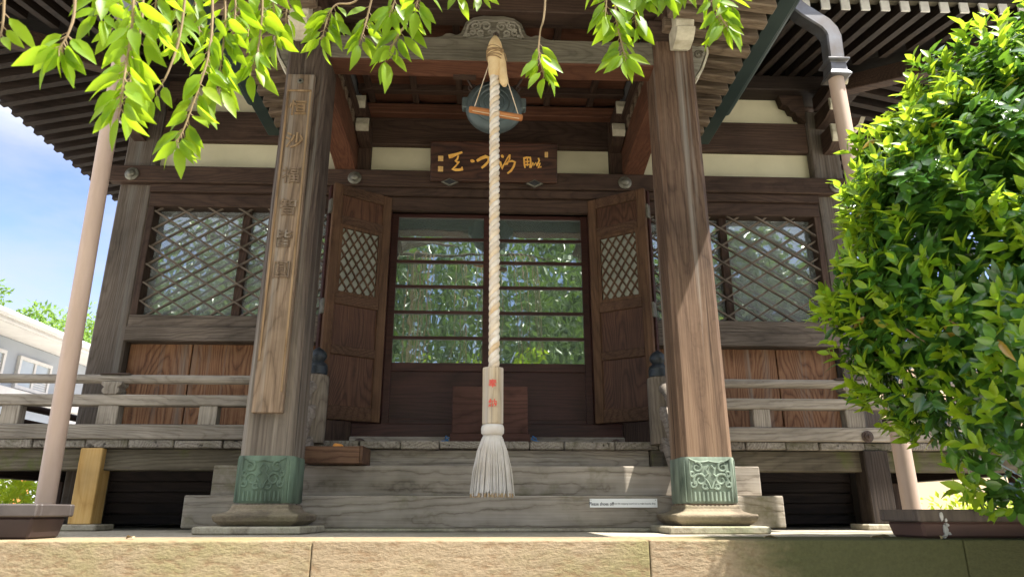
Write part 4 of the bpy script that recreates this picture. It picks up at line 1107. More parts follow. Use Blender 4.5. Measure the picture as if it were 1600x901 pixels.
# ------------------------------------------------------------------ name plaque
PX, PY, PZ = 0.022, 4.545, 2.425
tilt = R(13)
def pframe(u, v, w):                                  # u right, v up along the board, w towards the viewer
    return (PX + u, PY - v * math.sin(tilt) - w * math.cos(tilt), PZ + v * math.cos(tilt) - w * math.sin(tilt))
pq = thing('name_plaque', 'dark wooden name plaque with golden brushed characters above the temple door', 'plaque', (PX, PY, PZ - 0.15))
def pbox(u0, u1, v0, v1, w0, w1):
    c = [pframe(u, v, w) for w in (w0, w1) for (u, v) in ((u0, v0), (u1, v0), (u1, v1), (u0, v1))]
    return MB().hexa(c[:4], c[4:])
bd = mk('board', pbox(-0.462, 0.462, -0.150, 0.150, -0.035, 0.0), M['plaque'], pq, bevel=0.012, seg=2)
K = 0.924 / (1190 - 78)
def zp(x, y, w): return ((x - 634) * K, -(y - 638) * K, w * K)
glyphs = [
    [[(238, 602, 34), (262, 597, 36), (300, 582, 24), (356, 560, 17)], [(322, 592, 14), (314, 620, 16), (300, 640, 20), (312, 650, 16), (334, 645, 10)], [(330, 648, 10), (300, 685, 13), (272, 716, 18), (300, 718, 24), (330, 718, 22), (356, 712, 28), (356, 690, 8)]],
    [[(428, 632, 14), (444, 637, 30), (464, 640, 12)], [(484, 636, 22), (520, 612, 28), (560, 596, 30), (590, 606, 26), (584, 640, 20), (560, 668, 22), (526, 698, 18)]],
    [[(698, 578, 14), (706, 590, 26), (716, 602, 12)], [(688, 636, 14), (694, 670, 22), (702, 700, 24), (724, 656, 10), (750, 606, 12), (772, 574, 14)], [(772, 574, 12), (770, 610, 14), (748, 660, 14), (728, 668, 12), (752, 640, 12), (792, 630, 18), (818, 640, 18), (806, 680, 18), (784, 716, 18), (752, 742, 14)]],
    [[(890, 606, 18), (920, 596, 16), (950, 596, 16), (956, 640, 14), (948, 688, 15)], [(896, 606, 15), (900, 660, 15), (906, 690, 10)], [(908, 634, 11), (944, 630, 11)], [(908, 662, 11), (946, 658, 11)], [(926, 604, 10), (926, 672, 10)], [(956, 688, 10), (976, 640, 14), (980, 668, 15), (1000, 640, 12), (1006, 672, 17), (1030, 622, 13), (1022, 600, 13)], [(1006, 652, 10), (1036, 646, 14), (1022, 688, 16), (1048, 676, 12)]],
]
for gl in glyphs:
    m = MB()
    for j, st_ in enumerate(gl):
        s2 = stroke([zp(*p) for p in st_], lambda u, v, w, j=j: pframe(u, v, w + 0.0004 * j + 0.0003), 0.004)
        m.add(s2.v, s2.f)
    mk('character', m, M['gold'], bd)
for (x, y, w, h) in ((169, 620, 44, 46), (169, 712, 44, 46), (1092, 568, 28, 48)):
    u, v, _ = zp(x, y, 0)
    o = mk('seal_mark', pbox(u - w * K / 2, u + w * K / 2, v - h * K / 2, v + h * K / 2, 0.0005, 0.003), M['seal'], bd)
for x in (250, 990):
    u, v, _ = zp(x, 826, 0)
    dm = MB(); q = 0.062; hh = 0.028
    o_ = [(-q, 0), (0, -hh), (q, 0), (0, hh)]; i_ = [(-q * 0.72, 0), (0, -hh * 0.72), (q * 0.72, 0), (0, hh * 0.72)]
    ring = MB()
    vv = [pframe(u + a, v + b, 0.006) for a, b in o_] + [pframe(u + a, v + b, 0.010) for a, b in i_] + [pframe(u + a, v + b, -0.03) for a, b in o_]
    ring.add(vv, [(k, (k + 1) % 4, 4 + (k + 1) % 4, 4 + k) for k in range(4)] + [(8 + k, 8 + (k + 1) % 4, (k + 1) % 4, k) for k in range(4)])
    o = mk('bracket', ring, M['boss'], bd)
    dm.add([pframe(u + a, v + b, 0.0095) for a, b in i_] + [pframe(u + a, v + b, -0.028) for a, b in i_], [(0, 1, 2, 3), (0, 4, 5, 1), (1, 5, 6, 2), (2, 6, 7, 3), (3, 7, 4, 0)])
    mk('bracket', dm, M['black'], bd)

# ------------------------------------------------------------------ inscribed tablet on the left pillar
tbt = thing('inscribed_tablet', 'tall narrow brown wooden tablet with raised characters on the left porch pillar', 'tablet', (-1.055, 3.385, 0.45))
yb = 3.401
def tl(z): t = (z - 0.45) / 1.86; return -1.131 - 0.006 * t, -0.985 - 0.006 * t
def tbox(a, b, y0, y1, z0, z1):
    l0, r0 = tl(z0); l1, r1 = tl(z1); w0 = r0 - l0; w1 = r1 - l1
    return MB().hexa([(l0 + w0 * a, y0, z0), (l0 + w0 * b, y0, z0), (l0 + w0 * b, y1, z0), (l0 + w0 * a, y1, z0)], [(l1 + w1 * a, y0, z1), (l1 + w1 * b, y0, z1), (l1 + w1 * b, y1, z1), (l1 + w1 * a, y1, z1)])
tbd = mk('board', tbox(0, 1, 3.366, yb, 0.45, 2.315), M['tablet'], tbt, bevel=0.004)
mk('moulding', tbox(0.055, 0.125, 3.358, 3.3655, 0.70, 2.20), M['tabedge'], tbd, bevel=0.002)
mk('moulding', tbox(0.885, 0.955, 3.358, 3.3655, 0.55, 2.20), M['tabedge'], tbd, bevel=0.002)
mk('moulding', tbox(0.055, 0.955, 3.357, 3.3655, 2.201, 2.212), M['tabedge'], tbd, bevel=0.002)
kh = MB()
kh.lathe([(0.017, 0), (0.016, -0.004), (0.010, -0.005)], (-1.065, 3.3655, 2.268), 'Y', 12)
mk('hanger_plate', kh, M['boss'], tbd)
mk('keyhole', MB().lathe([(0.007, 0), (0.006, -0.0015)], (-1.065, 3.3603, 2.268), 'Y', 10), M['black'], tbd)
for ch, z in zip('恒沙福智皆圓', (2.10, 1.90, 1.695, 1.51, 1.335, 1.165)):
    l, r = tl(z); cxx = (l + r) / 2
    mk('character', textmb(ch, 0.098, lambda u, v, w, z=z, cxx=cxx: (cxx + u, 3.364 - w, z + v), 0.009, 0.0012), M['tabedge'] if z > 1.8 else M['tablet'], tbd)

# ------------------------------------------------------------------ small things on the veranda and steps
ob = thing('offering_box', 'dark red brown wooden offering box behind the rope before the door', 'offering box', (0.01, 4.36, DK))
mk('body', B(-0.222, 0.238, 4.26, 4.52, 0.452, 0.738), M['boxwood'], ob, bevel=0.006, seg=2)
mk('base', B(-0.232, 0.250, 4.245, 4.53, 0.3865, 0.4515), M['boxwood'], ob, bevel=0.005)
for s, x in ((-1, -0.245), (1, 0.268)):
    m = MB().tube([(x, 4.20, 0.392), (x + 0.014 * s, 4.19, 0.40), (x + 0.012, 4.185, 0.418), (x - 0.006, 4.19, 0.43), (x - 0.012, 4.20, 0.415), (x + 0.008, 4.19, 0.404), (x + 0.03 * s, 4.18, 0.398)], 0.0045, 6)
    o = mk('cord', m, M['bluecord'], loc=(x, 4.2, DK), smooth=60)
    tag(o, 'small knotted blue cord on the veranda at the %s of the offering box' % ('left foot' if s < 0 else 'right foot'), 'cord', 'blue cords by the offering box')
cr_ = thing('wooden_box', 'low brown wooden box set on the steps beside the left stair post', 'box', (-0.80, 3.85, 0.241))
mk('body', B(-0.955, -0.672, 3.74, 3.99, 0.243, 0.330), M['crate'], cr_, bevel=0.003)
mk('end_board', B(-0.6715, -0.655, 3.735, 3.995, 0.241, 0.333), M['crate'], cr_, bevel=0.003)
o = mk('folded_cloth', MB().hexa([(-0.83, 3.80, 0.3305), (-0.775, 3.80, 0.3305), (-0.77, 3.86, 0.3305), (-0.835, 3.86, 0.3305)], [(-0.822, 3.81, 0.352), (-0.79, 3.805, 0.348), (-0.785, 3.85, 0.349), (-0.825, 3.85, 0.356)]), M['orangecloth'], loc=(-0.8, 3.83, 0.33), bevel=0.005)
tag(o, 'small orange bundle lying on the low brown box', 'cloth')
sn = thing('notice_sign', 'small white notice reading Please shoes off on the lower step beam', 'sign', (0.69, 3.718, 0.045))
sbd = mk('board', B(0.518, 0.866, 3.7135, 3.7185, 0.026, 0.069), M['sign'], sn)
mk('lettering', textmb('Please shoes off', 0.023, lambda u, v, w: (0.578 + u, 3.7132 - w, 0.044 + v), 0.0008, 0.0004, 0.86), M['ink'], sbd)
mk('lettering', textmb('from this stepping board not to make boards dirty.', 0.0125, lambda u, v, w: (0.747 + u, 3.7132 - w, 0.044 + v), 0.0008, 0.0001, 0.86), M['ink'], sbd)
for x in (0.524, 0.858):
    mk('screw', MB().lathe([(0.0022, 0), (0.0018, -0.0015)], (x, 3.7132, 0.063), 'Y', 8), M['ink'], sbd)

# ------------------------------------------------------------------ drainpipes and planters
o = thing('drainpipe', 'tall beige drainpipe in front of the left railing', 'drainpipe', (-1.87, 3.15, P), 'drainpipes')
mk('pipe', MB().tube([(-1.868, 3.15, P), (-1.915, 3.15, 1.72), (-1.93, 3.15, 2.36)], 0.0385, 20, sq=None), M['pipe'], o, smooth=50)
mk('collar', MB().lathe([(0.060, 2.36), (0.050, 2.37), (0.050, 2.44), (0.07, 2.455), (0.07, 2.465)], (-1.93, 3.15, 0), 'Z', 4, math.pi / 4), M['downcopper'], o)
mk('elbow', MB().tube([(-1.93, 3.15, 2.46), (-1.93, 3.15, 2.62), (-1.91, 3.15, 2.68), (-1.80, 3.15, 2.745), (-1.77, 3.15, 2.775)], 0.055, 4, sq=1), M['downcopper'], o)
o = thing('drainpipe', 'beige drainpipe with square copper elbow rising behind the round shrub', 'drainpipe', (2.01, 3.4, P), 'drainpipes')
mk('pipe', MB().tube([(2.012, 3.40, P), (2.00, 3.4, 1.2), (1.985, 3.4, 2.40)], 0.042, 20), M['pipe'], o, smooth=50)
q = math.sqrt(2)
mk('collar', MB().lathe([(0.052 * q, 2.385), (0.066 * q, 2.39), (0.050 * q, 2.42), (0.046 * q, 2.475), (0.064 * q, 2.485), (0.064 * q, 2.497), (0.046 * q, 2.50)], (1.988, 3.4, 0), 'Z', 4, math.pi / 4), M['downcopper'], o, bevel=0.003)
mk('elbow', MB().tube([(1.99, 3.4, 2.50), (1.995, 3.4, 2.66), (1.985, 3.4, 2.70), (1.955, 3.4, 2.745), (1.84, 3.4, 2.835), (1.80, 3.4, 2.875), (1.785, 3.4, 2.93), (1.785, 3.4, 2.99)], 0.064, 4, sq=1), M['downcopper'], o, bevel=0.008)

def planter(name, label, x0, x1, y0, y1, zt, body, rim, grp):
    t = thing(name, label, 'planter', ((x0 + x1) / 2, (y0 + y1) / 2, P), grp)
    zm = zt - 0.044
    i = 0.016
    bm2 = MB().hexa([(x0 + i + 0.012, y0 + i + 0.01, P), (x1 - i - 0.012, y0 + i + 0.01, P), (x1 - i - 0.012, y1 - i - 0.01, P), (x0 + i + 0.012, y1 - i - 0.01, P)],
                    [(x0 + i, y0 + i, zm), (x1 - i, y0 + i, zm), (x1 - i, y1 - i, zm), (x0 + i, y1 - i, zm)])
    mk('body', bm2, body, t, bevel=0.008)
    w = 0.03
    r = MB().box(x0, x1, y0, y0 + w, zm, zt).box(x0, x1, y1 - w, y1, zm, zt).box(x0, x0 + w, y0 + w, y1 - w, zm, zt).box(x1 - w, x1, y0 + w, y1 - w, zm, zt)
    mk('rim', r, rim, t, bevel=0.005)
    mk('soil', B(x0 + w, x1 - w, y0 + w, y1 - w, zm + 0.001, zt - 0.015), M['soil'], t)
    return t
planter('planter', 'dark brown plastic planter at the foot of the left drainpipe', -2.35, -1.575, 2.60, 2.84, 0.030, M['planterdark'], M['rimdark'], 'planters on the platform')
pr_ = planter('planter', 'reddish brown planter with white paint drips under the round shrub', 1.55, 3.0, 2.60, 2.86, 0.012, M['planterred'], M['rimbrown'], 'planters on the platform')
dp = MB(); rt = random.Random(8)
for (x, z, w, h, y) in ((1.635, -0.012, 0.016, 0.040, 2.5985), (1.649, -0.026, 0.010, 0.014, 2.5985), (1.652, -0.058, 0.020, 0.046, 2.6165), (1.659, -0.042, 0.026, 0.012, 2.6165), (1.647, -0.082, 0.014, 0.014, 2.6195), (1.666, -0.072, 0.018, 0.012, 2.6185)):
    n = 9
    c = [(x + w / 2 * math.cos(a) * rt.uniform(0.55, 1.15), z + h / 2 * math.sin(a) * rt.uniform(0.6, 1.1)) for a in [2 * math.pi * k / n for k in range(n)]]
    dp.prism(c, 'Y', y - 0.002, y + 0.012)
mk('paint_drip', dp, M['drip'], pr_)
fl_ = [(1.36, 2.60, 'curled pale dry leaf on the platform edge left of the right planter'), (1.47, 2.66, 'thin dry leaf on the platform against the right planter'), (1.62, 2.58, 'small dry leaf before the dripped planter'), (0.98, 2.62, 'brown dry leaf on the sunlit platform edge before the right pillar'), (-1.25, 2.64, 'dry leaf on the platform edge before the left pillar'), (2.02, 2.60, 'pale dry leaf before the right planter under the shrub')]
for i, (x, y, lab) in enumerate(fl_):
    ar = (np.array([[x, y, P + 0.004]]), np.array([[math.cos(i * 2.1), math.sin(i * 2.1) * 0.6, 0.12]]), np.array([[0.15, 0.1, 1.0]]), np.array([0.055]), np.array([0.022]), dict(curl=0.25, fold=0.3))
    tag(leafobj('fallen_leaf', ar, M['deadleaf'], loc=(x, y, P)), lab, 'leaf', 'dry leaves on the platform')

# ------------------------------------------------------------------ round evergreen shrub
SHC = np.array([2.36, 2.42, 0.84]); SHR = np.array([1.0, 0.66, 1.06])
sh_ = thing('round_shrub', 'dense round evergreen shrub with glossy leaves and bright new shoots in the right planter', 'shrub', (2.32, 2.78, 0.0))
mk('trunk', MB().tube([(2.32, 2.73, -0.02), (2.31, 2.72, 0.2), (2.34, 2.62, 0.55), (2.34, 2.5, 1.0)], [0.045, 0.038, 0.03, 0.015], 10), M['bark'], sh_, smooth=60)
br = MB()
U = rv(260)
for i in range(150):
    d = U[i]
    if d[1] > 0.5: continue
    e = SHC + d * SHR * rng.uniform(0.8, 0.97)
    m0 = np.array([2.33, 2.6, 0.2 + 0.8 * max(0.0, (d[2] + 1) / 2)]) + rng.normal(size=3) * 0.05
    mid = (m0 + e) / 2 + np.array([0, 0, -0.05]) + rng.normal(size=3) * 0.04
    br.tube([m0, mid, e], [0.010, 0.006, 0.003], 5, cap=False)
mk('branch', br, M['twig'], sh_, smooth=60)
def bumps(d):
    return 1 + 0.085 * np.sin(d[:, 0] * 7 + 1.3) * np.cos(d[:, 2] * 6 + d[:, 1] * 5) + 0.05 * np.sin(d[:, 0] * 17 + d[:, 2] * 15)
def shoots(n, rmin, rmax, nl, ln, wd, spread, upb):
    d = rv(n)
    d = d[(d[:, 1] < 0.75) & (d[:, 0] < 0.45)]
    low = np.clip((d[:, 2] + 0.72) / 0.40, 0.16, 1)
    d = d[rng.uniform(0, 1, len(d)) < low]
    n = len(d)
    rad = rng.uniform(rmin, rmax, n) * bumps(d)
    sq = d / (np.abs(d) ** 2.5).sum(axis=1, keepdims=True) ** (1 / 2.5)
    c = SHC + (0.85 * d + 0.15 * sq) * SHR * rad[:, None]
    ax = d * 0.9 + np.array([0, 0, upb]) + rng.normal(size=(n, 3)) * 0.25
    ax /= np.linalg.norm(ax, axis=1, keepdims=True)
    P_, D_, N_, Ln, Wd = [], [], [], [], []
    for k in range(nl):
        ph = 2.4 * k + rng.uniform(0, 6.28, n)
        t1 = np.cross(ax, np.array([0.3, 0.2, 0.9])); t1 /= np.linalg.norm(t1, axis=1, keepdims=True)
        t2 = np.cross(ax, t1)
        out = t1 * np.cos(ph)[:, None] + t2 * np.sin(ph)[:, None]
        sp = spread * rng.uniform(0.7, 1.3, n)
        dd = ax * np.cos(sp)[:, None] + out * np.sin(sp)[:, None]
        P_.append(c - ax * (0.012 * k)); D_.append(dd); N_.append(ax * np.sin(sp)[:, None] - out * np.cos(sp)[:, None] * 1.0 + ax * 0.3 + rng.normal(size=(n, 3)) * 0.15)
        Ln.append(ln * rng.uniform(0.7, 1.25, n)); Wd.append(wd * rng.uniform(0.75, 1.2, n))
    return np.concatenate(P_), np.concatenate(D_), np.concatenate(N_), np.concatenate(Ln), np.concatenate(Wd)
leafobj('foliage', shoots(5000, 0.86, 1.0, 7, 0.066, 0.032, 1.15, 0.35) + (dict(curl=0.16, fold=0.16),), M['leafbush'], sh_)
leafobj('inner_foliage', shoots(2200, 0.55, 0.86, 6, 0.08, 0.036, 1.2, 0.2) + (dict(curl=0.16, fold=0.16),), M['leafbush'], sh_)
leafobj('new_shoots', shoots(1900, 0.96, 1.04, 6, 0.060, 0.026, 0.8, 0.8) + (dict(curl=0.08, fold=0.2),), M['leafyoung'], sh_)

# ------------------------------------------------------------------ weeping tree with sprays hanging before the porch
wt = thing('weeping_tree', 'weeping tree with long pointed light green leaves hanging in front of the porch', 'tree', (-3.4, -2.2, -1.0))
mk('trunk', MB().tube([(-3.4, -2.2, -1.0), (-3.38, -2.15, 0.2), (-3.2, -2.0, 1.6), (-2.9, -1.8, 3.0), (-2.6, -1.5, 4.4), (-2.4, -1.4, 5.6)], [0.26, 0.21, 0.18, 0.14, 0.09, 0.04], 14), M['bark'], wt, smooth=60)
# limbs out to the places where the sprays hang
lm = MB()
for (e, r) in (((-1.6, 1.0, 3.3), 0.05), ((-0.4, 1.3, 3.2), 0.045), ((0.9, 1.5, 3.3), 0.04), ((1.6, -2.4, 5.2), 0.05), ((-5.4, -3.0, 5.0), 0.06), ((-3.0, -4.6, 5.4), 0.06)):
    a = Vector((-2.75, -1.65, 3.7)); b = Vector(e)
    mid = (a + b) / 2 + Vector((0, 0, 0.55))
    pts = [a * (1 - t) ** 2 + mid * 2 * t * (1 - t) + b * t * t for t in [k / 10 for k in range(11)]]
    lm.tube(pts, [r * 1.5 * (1 - 0.8 * k / 10) for k in range(11)], 8)
lm.tube([(-2.7, -1.6, 3.6), (-2.5, -0.4, 3.45), (-2.1, 0.9, 3.25), (-1.5, 1.44, 3.06), (-0.7, 1.47, 3.0), (0.1, 1.46, 3.04), (0.8, 1.46, 3.0)], [0.05, 0.045, 0.036, 0.028, 0.022, 0.016, 0.008], 8)
mk('limb', lm, M['bark'], wt, smooth=60)
F_, KX = 1090.0, None
def sp(px, py, Y):
    """photo sight line met with the depth Y: gives the place of a twig bend"""
    th = math.atan(350 / 1090); ya = R(2.3)
    x, u = (px - 800) / F_, (450.5 - py) / F_
    rr = Vector((math.cos(ya), -math.sin(ya), 0)); w = Vector((math.sin(ya) * math.cos(th), math.cos(ya) * math.cos(th), math.sin(th))); uu = rr.cross(w)
    d = rr * x + uu * u + w
    return Vector((-0.03, 0, 0)) + d * (Y / d.y)
sprays = [
    # bends of the twig (photo places, then distance), leaves, length, start of the leaves along the twig
    ([(14, -60), (6, 20), (0, 60)], 1.35, 7, 0.085, 0.45), ([(122, -60), (117, 10), (108, 50), (92, 78)], 1.30, 9, 0.092, 0.70),
    ([(165, -70), (160, -20), (158, 30)], 1.45, 9, 0.095, 0.3), ([(212, -70), (208, 20), (196, 110), (186, 175)], 1.38, 20, 0.092, 0.25), ([(228, -70), (222, 30), (205, 120), (196, 165)], 1.48, 14, 0.09, 0.3),
    ([(250, -80), (245, -10), (238, 40)], 1.5, 10, 0.09, 0.3), ([(300, -60), (284, 40), (262, 115), (238, 150)], 1.55, 5, 0.08, 0.72),
    ([(330, -60), (332, 20), (325, 90), (306, 150), (288, 200), (276, 222)], 1.65, 22, 0.095, 0.2), ([(350, -60), (352, 30), (345, 100), (342, 140)], 1.7, 14, 0.092, 0.25), ([(300, -70), (305, 0), (312, 50)], 1.7, 10, 0.09, 0.2),
    ([(270, -70), (276, 10), (280, 70)], 1.6, 11, 0.092, 0.3), ([(408, -60), (410, 10), (402, 85), (392, 110)], 1.75, 12, 0.09, 0.3), ([(365, -60), (368, 10), (362, 60)], 1.7, 10, 0.09, 0.2), ([(180, -60), (184, 10), (180, 60)], 1.5, 10, 0.092, 0.3),
    ([(1125, -60), (1136, -10), (1144, 10)], 1.6, 8, 0.095, 0.3), ([(985, -60), (990, 0), (994, 40)], 1.9, 9, 0.095, 0.3),
    ([(385, -60), (390, 0), (388, 50)], 1.75, 12, 0.092, 0.15), ([(425, -60), (428, 20), (432, 65)], 1.8, 12, 0.092, 0.2), ([(455, -60), (450, -5), (446, 30)], 1.85, 8, 0.09, 0.1),
    ([(600, -50), (560, -2), (525, 8), (512, 30), (503, 62)], 1.9, 13, 0.09, 0.5), ([(600, -50), (578, 10), (570, 42), (562, 66)], 1.9, 10, 0.088, 0.35),
    ([(650, -50), (640, 20), (618, 62), (602, 92)], 1.85, 12, 0.095, 0.3), ([(628, -50), (618, -5), (610, 20)], 1.8, 8, 0.09, 0.2), ([(655, -60), (654, -12), (650, 12)], 1.75, 8, 0.095, 0.1),
    ([(722, -60), (718, -25), (716, -10)], 1.9, 7, 0.075, 0.3), ([(752, -60), (752, -20), (748, -8)], 1.9, 5, 0.07, 0.3),
    ([(854, -70), (851, 15), (844, 50), (842, 85), (850, 118)], 1.95, 13, 0.088, 0.62),
    ([(958, -60), (962, 20), (972, 70), (978, 90)], 1.9, 16, 0.098, 0.2), ([(945, -60), (948, -10), (946, 20)], 1.85, 8, 0.1, 0.2), ([(1000, -60), (1002, -25), (1004, -8)], 1.9, 8, 0.09, 0.2),
    ([(1035, -60), (1036, -28), (1036, -10)], 1.9, 9, 0.09, 0.2), ([(1066, -60), (1064, -28), (1062, -15)], 1.9, 7, 0.09, 0.2),
    ([(1108, -70), (1114, -10), (1126, 25), (1136, 42)], 1.6, 13, 0.095, 0.3),
]
def spray(bends, Y, nleaf, ll, start, seed):
    r = np.random.default_rng(seed)
    ctrl = [sp(px, py, Y) for px, py in bends]
    ctrl[0] = ctrl[0] + Vector((0, -0.03, 0.05))
    pts = []
    for i in range(len(ctrl) - 1):
        p0, p1, p2, p3 = ctrl[max(i - 1, 0)], ctrl[i], ctrl[i + 1], ctrl[min(i + 2, len(ctrl) - 1)]
        for k in range(6):
            t = k / 6
            pts.append(0.5 * ((2 * p1) + (p2 - p0) * t + (2 * p0 - 5 * p1 + 4 * p2 - p3) * t * t + (3 * p1 - p0 - 3 * p2 + p3) * t ** 3))
    pts.append(ctrl[-1])
    n = len(pts)
    a = pts[0]; top = Vector((a.x * 0.92 - 0.05, 1.46, 3.02 + 0.05 * math.sin(a.x * 5)))
    up_ = [top * (1 - t) ** 2 + Vector((a.x, (a.y + 1.46) / 2, 2.95)) * 2 * t * (1 - t) + a * t * t for t in (0, 0.2, 0.4, 0.6, 0.8)]
    full = up_ + pts
    tw_ = MB().tube(full, [0.0050 - 0.0036 * k / len(full) for k in range(len(full))], 5)
    pos, dr, nr, ln, wd = [], [], [], [], []
    for k in range(nleaf):
        t = start + (1 - start) * (k + 0.5) / nleaf if k < nleaf - 1 else 1.0
        p = pts[min(n - 1, int(t * (n - 1)))]
        side = 1 if k % 2 else -1
        a = side * r.uniform(0.25, 0.95) if k < nleaf - 1 else r.uniform(-0.25, 0.25)
        d = np.array([math.sin(a), r.uniform(-0.35, 0.35), -math.cos(a)])
        stem = np.array(p) + d * 0.016
        tw_.tube([p, stem], 0.0011, 4)
        yaw = r.normal(0, 0.75)
        nn = np.array([math.sin(yaw), -math.cos(yaw), r.uniform(-0.2, 0.5)])
        pos.append(stem); dr.append(d); nr.append(nn)
        l = ll * r.uniform(0.62, 1.12); ln.append(l); wd.append(l * r.uniform(0.33, 0.42))
    return tw_, [np.array(q) for q in (pos, dr, nr, ln, wd)]
for i, (bends, Y, nl, ll, stt) in enumerate(sprays):
    tw_, ar = spray(bends, Y, nl if nl < 8 or 840 < bends[1][0] < 860 else int(nl * 1.7), ll * (0.86 if Y < 1.7 else 0.95), stt, 100 + i)
    o = mk('hanging_twig', tw_, M['twig'], wt, smooth=60)
    q = leafobj('leaf_spray', tuple(ar) + (dict(curl=rng.uniform(0.02, 0.35, len(ar[0])), fold=0.14),), M['leafhang'], wt)
    q.parent = o
# the crown over and behind the eye: hanging strands of leaves (seen mirrored in the panes)
def strands(n, box, zt, drop, per, ll, r, shape=None):
    pos, dr, nr, ln, wd = [], [], [], [], []
    x = r.uniform(box[0], box[1], n); y = r.uniform(box[2], box[3], n)
    top = r.uniform(zt[0], zt[1], n)
    if shape: 
        q = np.sqrt(((x - (box[0] + box[1]) / 2) / (box[1] - box[0]) * 2) ** 2 + ((y - (box[2] + box[3]) / 2) / (box[3] - box[2]) * 2) ** 2)
        keep = q < 1; x, y, top, q = x[keep], y[keep], top[keep], q[keep]
        top = top - 1.3 * q ** 2
    n = len(x)
    for k in range(per):
        t = (k + r.uniform(0, 1, n)) / per
        p = np.stack([x + 0.25 * np.sin(t * 3 + x * 7) * t + r.normal(0, 0.09, n), y + 0.25 * np.cos(t * 3 + y * 5) * t + r.normal(0, 0.09, n), top - drop * t], axis=1)
        d = r.normal(size=(n, 3)) * 0.55 + np.array([0, 0, -0.8])
        pos.append(p); dr.append(d); nr.append(r.normal(size=(n, 3)) + np.array([0, 0, 0.4])); ln.append(ll * r.uniform(0.6, 1.3, n)); wd.append(ll * 0.42 * r.uniform(0.7, 1.2, n))
    return tuple(np.concatenate(q) for q in (pos, dr, nr, ln, wd))
r_ = np.random.default_rng(5)
leafobj('crown', strands(900, (-6.6, 2.6, -6.2, -0.7), (4.4, 6.6), 2.9, 36, 0.17, r_, True) + (dict(curl=0.15, fold=0.2, lo=True),), M['leafcrown'], wt)

def broadtree(label, cx, cy, zb, h, rx, rz, nleaf, ll, mat, grp, seed, trunk=True):
    r = np.random.default_rng(seed)
    t = thing('broadleaf_tree', label, 'tree', (cx, cy, zb), grp)
    mk('trunk', MB().tube([(cx, cy, zb), (cx + 0.1, cy, zb + h * 0.35), (cx - 0.1, cy + 0.1, zb + h * 0.65), (cx, cy, zb + h * 0.9)], [0.05 * h / 1.6, 0.035 * h / 1.6, 0.025 * h / 1.6, 0.008 * h], 10), M['bark'], t, smooth=60)
    ncl = 46
    cd = r.normal(size=(ncl, 3)); cd /= np.linalg.norm(cd, axis=1, keepdims=True)
    cc = np.array([cx, cy, zb + h - rz]) + cd * np.array([rx, rx, rz]) * (r.uniform(0.25, 0.85, (ncl, 1)))
    w = r.integers(0, ncl, nleaf)
    off = r.normal(size=(nleaf, 3)); off /= np.linalg.norm(off, axis=1, keepdims=True)
    p = cc[w] + off * (r.uniform(0.25, 1, (nleaf, 1)) ** 0.5) * rx * 0.30 * r.uniform(0.6, 1.25, ncl)[w][:, None]
    d = off * 0.6 + r.normal(size=(nleaf, 3)) * 0.6 + np.array([0, 0, -0.3])
    leafobj('crown', (p, d, off + r.normal(size=(nleaf, 3)) * 0.5 + np.array([0, 0, 0.5]), ll * r.uniform(0.6, 1.3, nleaf), ll * 0.5 * r.uniform(0.7, 1.2, nleaf), dict(curl=0.1, fold=0.2, lo=True)), mat, t)
    return t
broadtree('leafy tree standing behind the viewer, mirrored in the door panes', 2.8, -7.5, -1.0, 8.6, 3.0, 3.4, 20000, 0.20, M['leafcrown'], None, 21)
broadtree('wide leafy tree far behind the viewer, mirrored in the right window', 8.0, -9.0, -1.0, 9.0, 3.4, 3.6, 16000, 0.24, M['leafcrown'], None, 22)
broadtree('leafy tree behind the viewer, mirrored in the left window', -8.5, -8.0, -1.0, 8.0, 3.2, 3.4, 16000, 0.22, M['leafcrown'], None, 23)

# ------------------------------------------------------------------ neighbours
hs = thing('neighbour_house', 'pale blue grey house with sloping white eave and sliding windows beyond the left railing', 'house', (-9.5, 11, -1.0))
mk('wall', B(-12.9, -7.10, 7.6, 18.5, -1.0, 2.47), M['housewall'], hs)
rfm = MB()
rfm.prism([(-6.50, 2.50), (-6.50, 2.59), (-9.9, 3.65), (-13.3, 2.59), (-13.3, 2.50), (-9.9, 3.52)], 'Y', 7.0, 19)
rf = mk('roof', rfm, M['rooftile'], hs)
mk('eave_board', B(-6.55, -6.48, 6.98, 19.02, 2.47, 2.57), M['housetrim'], rf, bevel=0.01)
mk('soffit', B(-7.09, -6.555, 7.0, 19, 2.47, 2.50), M['housetrim'], rf)
mk('gutter', MB().tube([(-6.43, 6.98, 2.555), (-6.43, 19.02, 2.555)], 0.05, 10), M['housetrim'], rf, smooth=50)
for y0, y1 in ((9.0, 10.36), (10.68, 11.50), (13.2, 14.4)):
    f = MB()
    zb, zt = 1.78, 2.27
    f.box(-7.10, -7.05, y0, y0 + 0.05, zb, zt); f.box(-7.10, -7.05, y1 - 0.05, y1, zb, zt); f.box(-7.10, -7.05, y0 + 0.05, y1 - 0.05, zt - 0.05, zt); f.box(-7.10, -7.05, y0 + 0.05, y1 - 0.05, zb, zb + 0.05)
    ym = (y0 + y1) / 2
    f.box(-7.095, -7.06, ym - 0.025, ym + 0.025, zb + 0.05, zt - 0.05)
    w = mk('window', f, M['housetrim'], hs)
    mk('pane', B(-7.08, -7.075, y0 + 0.05, y1 - 0.05, zb + 0.05, zt - 0.05), M['housepane'], w)
    lv = MB()
    for k in range(7): lv.box(-7.072, -7.064, ym + 0.03, y1 - 0.06, zb + 0.07 + k * 0.035, zb + 0.085 + k * 0.035)
    mk('blind', lv, M['housetrim'], w)
mk('band', B(-7.10, -6.95, 7.6, 18.5, 1.62, 1.74), M['housetrim'], hs)
